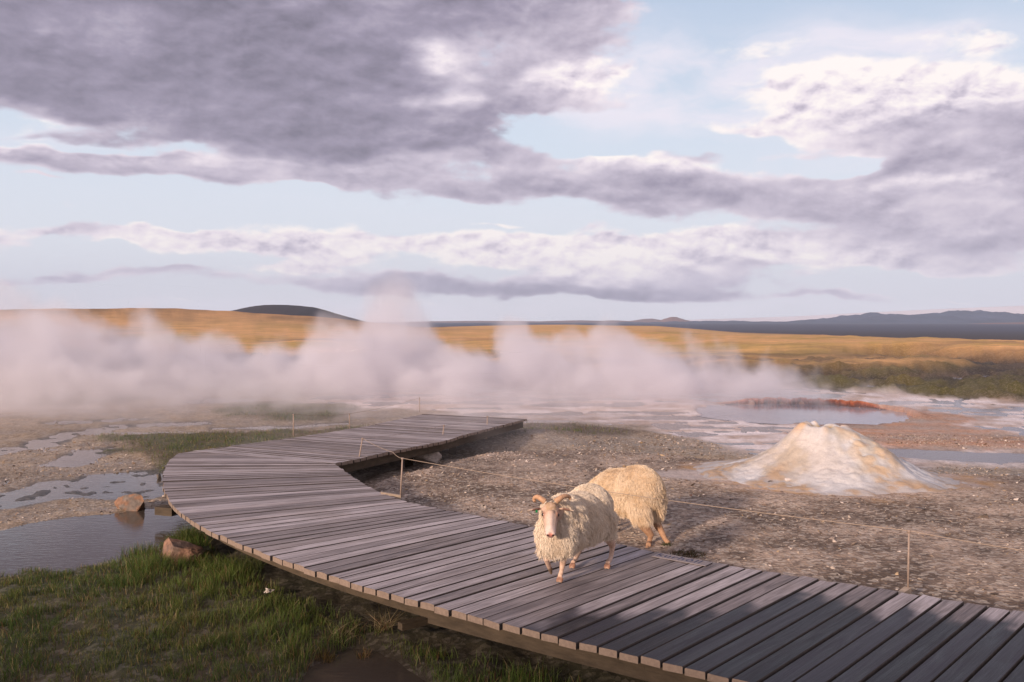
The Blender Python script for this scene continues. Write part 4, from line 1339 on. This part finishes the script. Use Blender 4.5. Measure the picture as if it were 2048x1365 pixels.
def make_sheep(name, O, h, parts, paint, wool_mask, label, wmat, root_loc, seed, nh=110000, voxel=.0065):
    root = thing(name, root_loc, label, 'sheep', None)
    L0 = Vector(root_loc)
    me = fuse(parts, 'body', voxel)
    nv = len(me.vertices)
    co = np.zeros(nv * 3, np.float32); me.vertices.foreach_get('co', co); co = co.reshape(-1, 3)
    no = np.zeros(nv * 3, np.float32); me.vertices.foreach_get('normal', no); no = no.reshape(-1, 3)
    col = paint(co, no)
    a = me.color_attributes.new('col', 'FLOAT_COLOR', 'POINT')
    a.data.foreach_set('color', np.concatenate([col, np.ones((nv, 1))], 1).astype(np.float32).ravel())
    w = wool_mask(co)
    # uneven fleece under the strands
    nz = fbm(co[:, 0] * 1.0 + co[:, 2] * .6 + seed, co[:, 1] + co[:, 2] * .8, 3, 9.0)
    co2 = co + no * (nz * .005 * w)[:, None]
    me.vertices.foreach_set('co', (co2 - np.array(L0[:], np.float32)).astype(np.float32).ravel())
    me.polygons.foreach_set('use_smooth', np.ones(len(me.polygons), bool))
    m_ = simple('short_coat', None, .8, .12, 90, .35, spec=.15, use_col=True)
    me.materials.clear(); me.materials.append(m_)
    me.update()
    body = bpy.data.objects.new('body', me); link(body, root)
    # fleece strands
    me.calc_loop_triangles()
    nt = len(me.loop_triangles)
    tv = np.zeros(nt * 3, np.int32); me.loop_triangles.foreach_get('vertices', tv); tv = tv.reshape(-1, 3)
    p0, p1, p2 = co2[tv[:, 0]], co2[tv[:, 1]], co2[tv[:, 2]]
    ar = np.linalg.norm(np.cross(p1 - p0, p2 - p0), axis=1)
    wt = ar * w[tv].mean(1)
    g = np.random.default_rng(seed)
    def sample(n):
        ti = g.choice(nt, n, p=wt / wt.sum())
        r1, r2 = np.sqrt(g.random(n)), g.random(n)
        b0, b1, b2 = 1 - r1, r1 * (1 - r2), r1 * r2
        P = p0[ti] * b0[:, None] + p1[ti] * b1[:, None] + p2[ti] * b2[:, None]
        N = no[tv[ti, 0]] * b0[:, None] + no[tv[ti, 1]] * b1[:, None] + no[tv[ti, 2]] * b2[:, None]
        return P, N / np.linalg.norm(N, axis=1, keepdims=True)
    P, N = sample(nh)
    hv = np.array([h.x, h.y, 0])
    zrel = (P[:, 2] - P[:, 2].min()) / max(1e-6, np.ptp(P[:, 2]))
    # each strand belongs to the lock it stands nearest to: cells of a jittered grid
    cell = 0.013
    key = np.floor(P / cell + 1000).astype(np.int64)
    hsh = (key[:, 0] * 73856093 ^ key[:, 1] * 19349663 ^ key[:, 2] * 83492791) & 65535
    lut = g.normal(0, 1, (65536, 3)); cj = lut[hsh]
    cc = (key - 1000 + .5) * cell + cj * .004
    lock = lut[(hsh * 7 + 3) & 65535]
    up = np.clip(N[:, 2], -1, 1)
    Ln = (0.036 + .026 * sstep(.7, .1, zrel)) * (1 + .13 * lock[:, 0]) * g.uniform(.7, 1.15, nh)
    Ln = Ln * (1 - .45 * sstep(.3, .9, up))
    down = np.array([0, 0, -1.0])
    d0 = N * 1.1 + down * .40 - hv * .30 + lock * .085 + g.normal(0, .14, (nh, 3))
    d0 /= np.linalg.norm(d0, axis=1, keepdims=True)
    k = 6
    pts = np.zeros((nh, k, 3)); cur = P - N * .004; pts[:, 0] = cur
    dr = d0.copy()
    wav = g.normal(0, 1, (nh, 3)) * .09 + lock * .035
    for i in range(1, k):
        dr = dr + down * .36 - hv * .06 + wav * math.sin(i * 2.2) * .9
        # stay outside the skin
        dn_ = (dr * N).sum(1); dr = dr + N * np.clip(.10 - dn_, 0, None)[:, None]
        dr /= np.linalg.norm(dr, axis=1, keepdims=True)
        cur = cur + dr * (Ln / (k - 1))[:, None]
        pts[:, i] = cur
    # pull the tips of a lock together
    tipc = cc + (pts[:, -1] - P)
    for i in range(1, k):
        f = (i / (k - 1)) ** 1.3 * .17
        pts[:, i] = pts[:, i] * (1 - f) + (pts[:, i] + (tipc - pts[:, -1])) * f
    cu = bpy.data.hair_curves.new('fleece')
    cu.add_curves([k] * nh)
    cu.points.foreach_set('position', (pts - np.array(L0[:])).astype(np.float32).ravel())
    rr = np.tile(np.array([1.0, 1.0, .9, .75, .5, .2]) * 0.00115, nh).astype(np.float32)
    cu.points.foreach_set('radius', rr)
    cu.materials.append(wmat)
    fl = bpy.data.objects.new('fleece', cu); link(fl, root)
    return root


sc.cycles_curves.shape = 'RIBBONS'
WOOL1 = wool_material('cream_wool', (.86, .745, .60), (.78, .64, .48), (.90, .83, .72))
WOOL2 = wool_material('amber_wool', (.86, .70, .51), (.79, .60, .39), (.90, .80, .65))
M_horn = simple('horn_keratin', (.50, .30, .18), .5, .25, 40, .5)
M_eye = simple('eye_dark', (.018, .012, .010), .12, .1, 10, 0, spec=.6)


def mixc(col, m, c): return col * (1 - m[:, None]) + np.array(c) * m[:, None]


def near_pt(co, p, r, soft=.5):
    d = np.linalg.norm(co - np.array(Vector(p)[:]), axis=1)
    return sstep(r, r * soft, d)


def leg(pts, rs): return tube(pts, rs, 14)


def hoof(p, dirv, s_=1.0):
    """two claws pointing forward"""
    d = Vector(dirv).normalized(); sd_ = Vector((-d.y, d.x, 0))
    out = []
    for k in (-1, 1):
        a = p + sd_ * .011 * k * s_ - d * .006 + Vector((0, 0, .034))
        b = p + sd_ * .014 * k * s_ + d * .022 * s_ + Vector((0, 0, .009))
        out.append(tube([a, a.lerp(b, .6) , b], [.013 * s_, .0135 * s_, .0085 * s_], 10))
    return out


def front_sheep():
    O = Vector((.47, 6.42, 0)); h = Vector((-.5, -.866, 0)); l = Vector((.866, -.5, 0)); zz = Vector((0, 0, 1))
    def L(f, s_, z): return O + h * f + l * s_ + zz * z
    ax = (h, l, zz)
    parts = [ball(L(.0, 0, .415), (.34, .160, .155), ax), ball(L(.20, 0, .425), (.18, .155, .170), ax),
             ball(L(-.20, 0, .440), (.18, .160, .160), ax), ball(L(.33, 0, .36), (.12, .135, .15), ax), ball(L(-.06, 0, .365), (.31, .165, .150), ax)]
    E = W(1101, 1029, 5.94); M_ = W(1101, 1062, 5.865)
    f, u, s_ = head_frame((M_ - E)); hl = (M_ - E).length
    neck0 = L(.28, 0, .44)
    poll = E - f * .075 - u * .045
    parts += [tube([neck0, neck0.lerp(poll, .5) + zz * .01, poll - u * .02], [.135, .105, .062], 18)]
    ha = (s_, u, f)
    def Hd(a, b, c): return E + f * a + u * b + s_ * c
    parts += [ball(Hd(-.030, -.042, 0), (.058, .056, .072), ha), ball(Hd(-.055, -.012, 0), (.046, .036, .040), ha),
              ball(Hd(.02, -.045, 0), (.049, .050, .07), ha),
              tube([Hd(.0, -.030, 0), Hd(.045, -.032, 0), Hd(.09, -.034, 0), Hd(.122, -.037, 0)], [.052, .045, .038, .034], 18),
              tube([Hd(.03, -.07, 0), Hd(.085, -.064, 0), Hd(.115, -.060, 0)], [.036, .029, .024], 16),
              tube([Hd(-.02, .006, 0), Hd(.05, .000, 0), Hd(.105, -.010, 0)], [.028, .022, .018], 14),
              ball(Hd(.124, -.032, .016), .0195, None, 14), ball(Hd(.124, -.032, -.016), .0195, None, 14),
              ball(Hd(.130, -.058, 0), (.024, .015, .013), ha, 14)]
    for k in (-1, 1):
        parts += [ball(Hd(-.004, -.008, .043 * k), (.012, .012, .020), ha, 14)]
    # ears (image left, image right)
    earl = [W(1082, 1018.5, 6.0), W(1071, 1019.5, 5.975), W(1059, 1021.5, 5.95)]
    earr = [W(1121, 1018.5, 6.0), W(1134, 1019.5, 5.975), W(1147, 1022, 5.95)]
    for ea in (earl, earr):
        e_ = (ea[2] - ea[0]).normalized(); q = e_.cross(f).normalized()
        for t_ in np.linspace(0, 1, 7):
            c = ea[0].lerp(ea[2], t_); wd = .024 * math.sin(math.pi * (.18 + .78 * t_)) + .003
            parts.append(ball(c + Vector((0, 0, .002)), (.010, wd, .007), (e_, q, e_.cross(q)), 12))
    # legs; the sheep's left is to the right in the picture
    LF = G(1120, 1166); RFh = W(1101, 1140, 6.20); RH = G(1145, 1138); LH = G(1215, 1139)
    hd2 = Vector((-.35, -.94, 0)).normalized()
    parts += [leg([L(.20, .09, .34), W(1130, 1102, 6.19), W(1126, 1124, 6.17), W(1123, 1143, 6.17), LF + Vector((.002, .012, .045))], [.060, .030, .024, .0155, .0185])]
    parts += hoof(LF, hd2)
    parts += [leg([L(.23, -.09, .33), W(1091, 1098, 6.11), W(1093, 1118, 6.08), W(1098, 1134, 6.16), RFh], [.060, .030, .023, .0160, .0175])]
    parts += [tube([RFh, RFh + Vector((.006, .02, -.035))], [.016, .010], 10)]
    parts += [leg([L(-.20, -.08, .36), L(-.20, -.075, .26), W(1160, 1098, 6.66), W(1149, 1122, 6.56), RH + Vector((.004, .012, .042))], [.095, .055, .024, .0160, .0185])]
    parts += hoof(RH, hd2)
    parts += [leg([L(-.23, .09, .38), L(-.24, .10, .27), W(1225, 1092, 6.70), W(1222, 1115, 6.62), LH + Vector((.003, .014, .042))], [.10, .060, .026, .0165, .0190])]
    parts += hoof(LH, hd2)
    feet = [LF, RH, LH]
    eyes = [Hd(-.001, -.010, .0495), Hd(-.001, -.010, -.0495)]
    nose = Hd(.141, -.030, 0)

    def paint(co, no):
        col = np.tile(np.array([.62, .50, .38]), (len(co), 1))
        rel = co - np.array(E[:]); a = rel @ np.array(f[:]); b = rel @ np.array(u[:]); c = rel @ np.array(s_[:])
        hd_ = sstep(.135, .115, np.linalg.norm(rel - np.outer(np.clip(a, -.06, .14), np.array(f[:])), axis=1)) * (a > -.10)
        col = mixc(col, hd_, (.56, .40, .31))
        blaze = hd_ * sstep(.035, .018, np.abs(c)) * sstep(-.01, .03, a)
        col = mixc(col, blaze * .8, (.64, .50, .43))
        col = mixc(col, hd_ * sstep(.07, .105, a), (.68, .53, .47))
        fore = hd_ * sstep(.0, -.03, a) * sstep(-.06, -.03, b) * sstep(.045, .03, np.abs(c))
        nn = fbm(co[:, 0] * 60, co[:, 2] * 60, 3)
        col = mixc(col, np.clip(fore * (.75 + nn), 0, 1), (.42, .29, .18))
        for e_, sg in zip(eyes, (1, -1)):
            col = mixc(col, near_pt(co, e_, .030, .5) * .8, (.34, .17, .12))
            col = mixc(col, near_pt(co, e_, .013, .6), (.06, .035, .03))
            col = mixc(col, near_pt(co, Vector(e_) + f * .022 - s_ * sg * .008, .012, .4) * .6, (.30, .15, .12))
        col = mixc(col, near_pt(co, nose, .024, .65), (.62, .26, .20))
        for k in (-1, 1):
            col = mixc(col, near_pt(co, Hd(.141, -.026, .0185 * k), .0115, .6), (.05, .02, .018))
            col = mixc(col, near_pt(co, Hd(.143, -.034, .013 * k), .007, .6), (.08, .03, .025))
        mouth = sstep(.004, .0015, np.abs(b + .050 + .25 * np.abs(c))) * sstep(.11, .125, a) * (np.abs(c) < .026)
        col = mixc(col, mouth * .8, (.22, .09, .07))
        for ea in (earl, earr):
            col = mixc(col, near_pt(co, ea[1], .034, .8) * .9, (.20, .11, .09))
            col = mixc(col, near_pt(co, ea[2], .016, .7) * .4, (.60, .45, .38))
        low = sstep(.24, .16, co[:, 2])
        col = mixc(col, low, (.66, .47, .36))
        nl = fbm(co[:, 0] * 30, co[:, 2] * 30 + co[:, 1] * 10, 3)
        col = mixc(col, low * np.clip(nl * .9 + .1, 0, .6), (.34, .21, .14))
        for p in feet:
            d = np.linalg.norm(co - np.array(Vector(p)[:]), axis=1)
            col = mixc(col, sstep(.050, .036, d), (.30, .16, .11)); col = mixc(col, sstep(.034, .024, d) * (np.abs(fbm(co[:, 0] * 90, co[:, 1] * 90, 1)) > .05), (.50, .34, .24))
        d = np.linalg.norm(co - np.array(RFh[:]), axis=1)
        col = mixc(col, sstep(.07, .03, d), (.20, .14, .09))
        return col

    def mask(co):
        rel = co - np.array(E[:]); a = rel @ np.array(f[:])
        dax = np.linalg.norm(rel - np.outer(np.clip(a, -.20, .16), np.array(f[:])) , axis=1)
        w = sstep(.205, .27, co[:, 2])
        hind = ((co - np.array(O[:])) @ np.array(h[:])) < -.12
        w = np.where(hind, sstep(.21, .29, co[:, 2]), w)
        face = (a > -.085) & (dax < .115)
        for ea in (earl, earr):
            face |= np.linalg.norm(co - np.array(ea[2][:]), axis=1) < .04
            face |= np.linalg.norm(co - np.array(ea[1][:]), axis=1) < .048
        return w * ~face

    root = make_sheep('sheep', O, h, parts, paint, mask, 'cream woolly sheep with short curled horns walking towards the viewer on the boardwalk', WOOL1, tuple(O), 3)
    def part(nm, vf, m_, sm=True): return pymesh(nm, vf[0], vf[1], m_, parent=root, smooth=sm, loc=tuple(O))
    # horns
    hs = ([(1090, 1004, 5.985), (1083, 998.5, 5.99), (1076, 994.5, 6.01), (1070.5, 995, 6.03), (1068, 999.5, 6.04), (1070, 1003.5, 6.03)],
          [(1111, 1004, 5.985), (1119, 998, 5.99), (1127, 993.5, 6.01), (1135, 992.5, 6.035), (1139.5, 995.5, 6.05), (1140, 1000, 6.05)])
    for q in hs:
        P_ = [W(*p) for p in q]
        # resample smoothly
        pts = []
        for i in range(len(P_) - 1):
            a, b = P_[i], P_[i + 1]
            p_, n_ = P_[max(i - 1, 0)], P_[min(i + 2, len(P_) - 1)]
            for t_ in (0, .25, .5, .75):
                pts.append(.5 * ((2 * a) + (b - p_) * t_ + (2 * p_ - 5 * a + 4 * b - n_) * t_ * t_ + (3 * a - 3 * b + n_ - p_) * t_ ** 3))
        pts.append(P_[-1]); n_ = len(pts)
        rs = [(.0205 - .0115 * (i / (n_ - 1)) ** 1.1) * (1 + (.07 if i % 2 else -.05)) for i in range(n_)]
        part('horn', tube(pts, rs, 14), M_horn)
    for e_ in eyes: part('eye', ball(e_, .0105, None, 14), M_eye)
    tg = W(1073, 1023, 5.93)
    v, f_ = boxv(tg + Vector((-.007, 0, .009)), tg + Vector((.007, 0, .009)), .003, .018)
    part('ear_tag', (v, f_), simple('green_tag', (.01, .16, .05), .4, .05, 5, 0), False)
    # burrs and dirt caught in the wool are flecks on the chest
    return root


front_sheep()


def hind_sheep():
    gz = -.235
    O = Vector((1.08, 8.42, gz)); h = Vector((-.62, .78, 0)).normalized(); l = Vector((-h.y, h.x, 0)); zz = Vector((0, 0, 1))
    def L(f, s_, z): return O + h * f + l * s_ + zz * z
    ax = (h, l, zz)
    parts = [ball(L(.02, 0, .455), (.38, .205, .18), ax), ball(L(.22, 0, .41), (.20, .19, .17), ax), ball(L(-.15, 0, .49), (.22, .225, .205), ax),
             ball(L(.34, 0, .37), (.13, .15, .15), ax), ball(L(-.03, 0, .40), (.30, .20, .155), ax), ball(L(-.27, 0, .48), (.12, .17, .17), ax), ball(L(.05, 0, .455), (.25, .205, .185), ax)]
    E = L(.60, .02, .16); f = (h * .55 - zz * .83).normalized(); _, u, s_ = head_frame(f)
    poll = E - f * .08 - u * .04
    parts += [tube([L(.30, 0, .38), L(.45, .01, .30), poll], [.135, .10, .065], 18)]
    def Hd(a, b, c): return E + f * a + u * b + s_ * c
    ha = (s_, u, f)
    parts += [ball(Hd(-.03, -.04, 0), (.058, .056, .072), ha), ball(Hd(.02, -.045, 0), (.049, .05, .07), ha),
              tube([Hd(0, -.03, 0), Hd(.05, -.032, 0), Hd(.10, -.033, 0), Hd(.135, -.036, 0)], [.050, .041, .032, .028], 16),
              tube([Hd(.03, -.07, 0), Hd(.09, -.062, 0), Hd(.128, -.058, 0)], [.034, .026, .021], 14)]
    for k in (-1, 1):
        for t_ in np.linspace(0, 1, 5):
            c = Hd(-.05, -.02, k * (.055 + .06 * t_)); parts.append(ball(c, (.010, .018 - .010 * abs(t_ - .4), .010), (s_, f, u), 10))
    A = G(1296, 1101, gz); B = W(1338, 1099, 8.0); B.z = gz
    fwd = Vector((-.8, .3, 0))
    parts += [leg([L(-.22, .10, .42), W(1287, 1050, 8.02), W(1302, 1072, 8.05), W(1298, 1086, 8.04), A + Vector((.004, .0, .045))], [.105, .055, .031, .024, .0245])]
    parts += hoof(A, fwd, 1.2)
    parts += [leg([L(-.27, -.08, .42), W(1308, 1040, 8.2), W(1322, 1062, 8.12), W(1331, 1080, 8.04), B + Vector((.0, .0, .045))], [.105, .052, .029, .022, .0235])]
    parts += hoof(B, fwd, 1.2)
    for sd_, fo in ((.09, .10), (-.09, .30)):
        ft = L(fo, sd_, .0)
        parts += [leg([L(.24, sd_, .38), L(.22 + (fo - .22) * .3, sd_, .25), L(.22 + (fo - .22) * .7, sd_, .12), ft + zz * .045], [.07, .035, .020, .0205])]
        parts += hoof(ft, h, 1.1)

    def paint(co, no):
        col = np.tile(np.array([.64, .46, .28]), (len(co), 1))
        low = sstep(.23, .17, co[:, 2] - gz)
        col = mixc(col, low, (.42, .25, .15))
        nl = fbm(co[:, 0] * 30, co[:, 2] * 30, 3)
        col = mixc(col, low * np.clip(nl + .2, 0, .6), (.24, .13, .08))
        hoofm = sstep(.035, .02, co[:, 2] - gz)
        return mixc(col, hoofm, (.10, .06, .04))

    def mask(co):
        rel = co - np.array(E[:]); a = rel @ np.array(f[:])
        dax = np.linalg.norm(rel - np.outer(np.clip(a, -.20, .16), np.array(f[:])), axis=1)
        return sstep(.22, .30, co[:, 2] - gz) * ~((a > -.085) & (dax < .13))

    root = make_sheep('sheep', O, h, parts, paint, mask, 'amber fleeced sheep seen from its rump on the gravel behind the rope, head hidden', WOOL2, tuple(O), 9, nh=120000)


hind_sheep()

# ------------------------------------------------------------------ steam
def steam(name, label, bmin, bmax, cell, plumes, dens, noise_amp, soft, seed=0.0, floor=-.6, wisp=0.5, scale=.42, zfade=2.2, col=(.93, .90, .93), ani=.15):
    """voxel grid filled from a field: plumes of given height over their vents, torn by noise"""
    ng = bpy.data.node_groups.new(name, 'GeometryNodeTree')
    ng.interface.new_socket('Geometry', in_out='INPUT', socket_type='NodeSocketGeometry')
    ng.interface.new_socket('Geometry', in_out='OUTPUT', socket_type='NodeSocketGeometry')
    t = NT(ng)
    out = t.add('NodeGroupOutput')
    pos = t.add('GeometryNodeInputPosition').outputs[0]
    off = t.v('ADD', pos, (seed, seed * .7, seed * .3))
    w1 = t.v('SUBTRACT', t.noise(off, scale, 3, .5, color=True), (.5, .5, .5))
    w2 = t.v('SUBTRACT', t.noise(off, scale * 3.4, 4, .55, color=True), (.5, .5, .5))
    p = t.v('MULTIPLY_ADD', w1, (3.6, 3.0, 1.3), pos)
    p = t.v('MULTIPLY_ADD', w2, (1.0, 1.0, .62), p)
    x, y, z = t.sep(p)
    H = None
    for (x0, y0, rx, ry, top, lean) in plumes:
        dx = t.m('SUBTRACT', t.m('MULTIPLY_ADD', z, -lean, x), x0)
        q = t.m('ADD', t.m('MULTIPLY', t.m('MULTIPLY', dx, dx), 1 / rx ** 2), t.m('MULTIPLY', t.m('POWER', t.m('ABSOLUTE', t.m('SUBTRACT', y, y0)), 2.0), 1 / ry ** 2))
        g_ = t.m('MULTIPLY', t.m('POWER', .42, q), top - floor)
        if H is None: H = g_
        else:
            n_ = t.add('ShaderNodeMath', operation='SMOOTH_MAX'); t.put(n_.inputs[0], H); t.put(n_.inputs[1], g_); n_.inputs[2].default_value = .5
            H = n_.outputs[0]
    n3 = t.noise(off, scale * 1.9, 5, .6)
    Hn = t.m('MULTIPLY_ADD', t.m('SUBTRACT', n3, .5), noise_amp, H)
    over = t.m('SUBTRACT', t.m('ADD', Hn, floor), z)
    d = t.m('MULTIPLY', t.m('MULTIPLY', t.step(0.0, soft, over), t.step(.0, .5, H)), t.step(floor - .1, floor + .75, t.m('MULTIPLY_ADD', n3, .5, t.m('SUBTRACT', z, .25))))
    tear = t.m('MULTIPLY_ADD', t.step(.34, .62, t.noise(off, scale * 2.6, 5, .62)), 1 - wisp, wisp)
    hi = t.lin(z, 0.3, zfade, 1.0, .30)
    d = t.m('MULTIPLY', t.m('MULTIPLY', d, tear), t.m('MULTIPLY', hi, dens))
    # nothing at the faces of the box
    px_, py_, pz_ = t.sep(pos)
    for ax_, lo, hi_, sf in ((px_, bmin[0], bmax[0], 1.0), (py_, bmin[1], bmax[1], 1.0), (pz_, bmin[2] - 9, bmax[2], .5)):
        d = t.m('MULTIPLY', d, t.step(lo, lo + sf, ax_)); d = t.m('MULTIPLY', d, t.step(hi_, hi_ - sf, ax_))
    vc = t.add('GeometryNodeVolumeCube')
    t.put(vc.inputs['Density'], d)
    vc.inputs['Min'].default_value = bmin; vc.inputs['Max'].default_value = bmax
    for k, a in enumerate('XYZ'): vc.inputs['Resolution ' + a].default_value = max(4, int((bmax[k] - bmin[k]) / cell))
    sm = t.add('GeometryNodeSetMaterial')
    t.l.new(vc.outputs[0], sm.inputs[0]); t.l.new(sm.outputs[0], out.inputs[0])
    m_ = bpy.data.materials.new(name); m_.use_nodes = True
    q = NT(m_.node_tree); q.n.clear()
    o_ = q.add('ShaderNodeOutputMaterial'); pv_ = q.add('ShaderNodeVolumePrincipled')
    pv_.inputs['Color'].default_value = (*col, 1); pv_.inputs['Density'].default_value = 1.0; pv_.inputs['Anisotropy'].default_value = ani
    q.l.new(pv_.outputs[0], o_.inputs['Volume'])
    m_.cycles.volume_step_rate = 1.0
    sm.inputs['Material'].default_value = m_
    vd = bpy.data.volumes.new(name)
    o = bpy.data.objects.new(name, vd); link(o)
    md = o.modifiers.new('steam', 'NODES'); md.node_group = ng
    return tag(o, label, 'steam', kind='stuff')


def pl_at(px, py, d, rpx, ry, lean=-.3):
    p = W(px, py, d); return (p.x, d, rpx / F * d, ry, p.z, lean)


bank = [pl_at(-200, 668, 27, 420, 4, 0), pl_at(300, 682, 27, 420, 3.6, 0), pl_at(800, 690, 27, 330, 3.2, 0), pl_at(1200, 690, 26.5, 300, 3, 0), pl_at(-420, 600, 27, 230, 4), pl_at(-140, 590, 27.5, 160, 4), pl_at(20, 535, 27, 120, 3.5), pl_at(120, 575, 27, 70, 3.0), pl_at(200, 590, 27, 70, 3.5), pl_at(330, 622, 27.5, 90, 3.5), pl_at(460, 655, 28, 90, 3.2),
        pl_at(560, 665, 28, 80, 3), pl_at(700, 625, 27, 110, 3), pl_at(795, 500, 28.5, 85, 2.8, -.1), pl_at(960, 690, 26, 90, 3), pl_at(1070, 610, 28, 60, 2.8, -.1),
        pl_at(1160, 655, 26.5, 65, 2.8), pl_at(1270, 628, 26, 110, 2.8), pl_at(1400, 660, 25.5, 60, 2.6), pl_at(1470, 685, 25, 45, 2.4), pl_at(1535, 712, 24.5, 48, 2.2), pl_at(1580, 765, 24, 30, 1.6)]
steam('steam', 'dense lilac steam bank drifting from the hot springs across the middle of the scene', (-24, 19.5, -.6), (11.5, 34, 4.4), .105, bank, 1.15, 2.7, .42, wisp=.45, col=(.925, .915, .96))
mist = [pl_at(60, 700, 20.5, 300, 3.0, 0), pl_at(330, 745, 20, 160, 2.5, 0), pl_at(520, 760, 20, 260, 2.5, 0), pl_at(900, 770, 19, 260, 2.6, 0), pl_at(1200, 800, 19, 200, 2.4, 0), pl_at(1400, 800, 20, 120, 1.6, 0),
        pl_at(900, 800, 15, 230, 2.0, 0), pl_at(1080, 870, 12, 60, .8, 0), pl_at(880, 880, 12.3, 50, .8, 0), pl_at(1010, 752, 16.6, 110, 1.3, 0), pl_at(1080, 790, 15.6, 90, 1.0, 0), pl_at(560, 850, 15, 200, 2, 0), pl_at(250, 850, 16, 200, 2, 0)]
steam('steam_wisps', 'thin wisps of steam low over the flats and the far walkway', (-15, 10.5, -.6), (9, 24, 1.3), .14, mist, .23, 1.5, .6, seed=13.0, wisp=0.3, scale=.8, zfade=1.0)

# ------------------------------------------------------------------ air
def haze():
    X0, X1, Y0, Y1, Z0, Z1 = -8700, 8700, -8700, 8700, -24, 420
    V = [(x, y, z) for z in (Z0, Z1) for x, y in ((X0, Y0), (X1, Y0), (X1, Y1), (X0, Y1))]
    m_ = bpy.data.materials.new('haze'); m_.use_nodes = True
    q = NT(m_.node_tree); q.n.clear()
    o_ = q.add('ShaderNodeOutputMaterial'); pv_ = q.add('ShaderNodeVolumePrincipled')
    pv_.inputs['Color'].default_value = (.66, .80, 1.0, 1); pv_.inputs['Density'].default_value = 7.5e-5; pv_.inputs['Anisotropy'].default_value = 0
    q.l.new(pv_.outputs[0], o_.inputs['Volume'])
    o = pymesh('haze', V, [(3, 2, 1, 0), (4, 5, 6, 7), (0, 1, 5, 4), (1, 2, 6, 5), (2, 3, 7, 6), (3, 0, 4, 7)], m_)
    tag(o, 'thin bluish air between the viewpoint and the mountains', 'haze', kind='stuff')


haze()
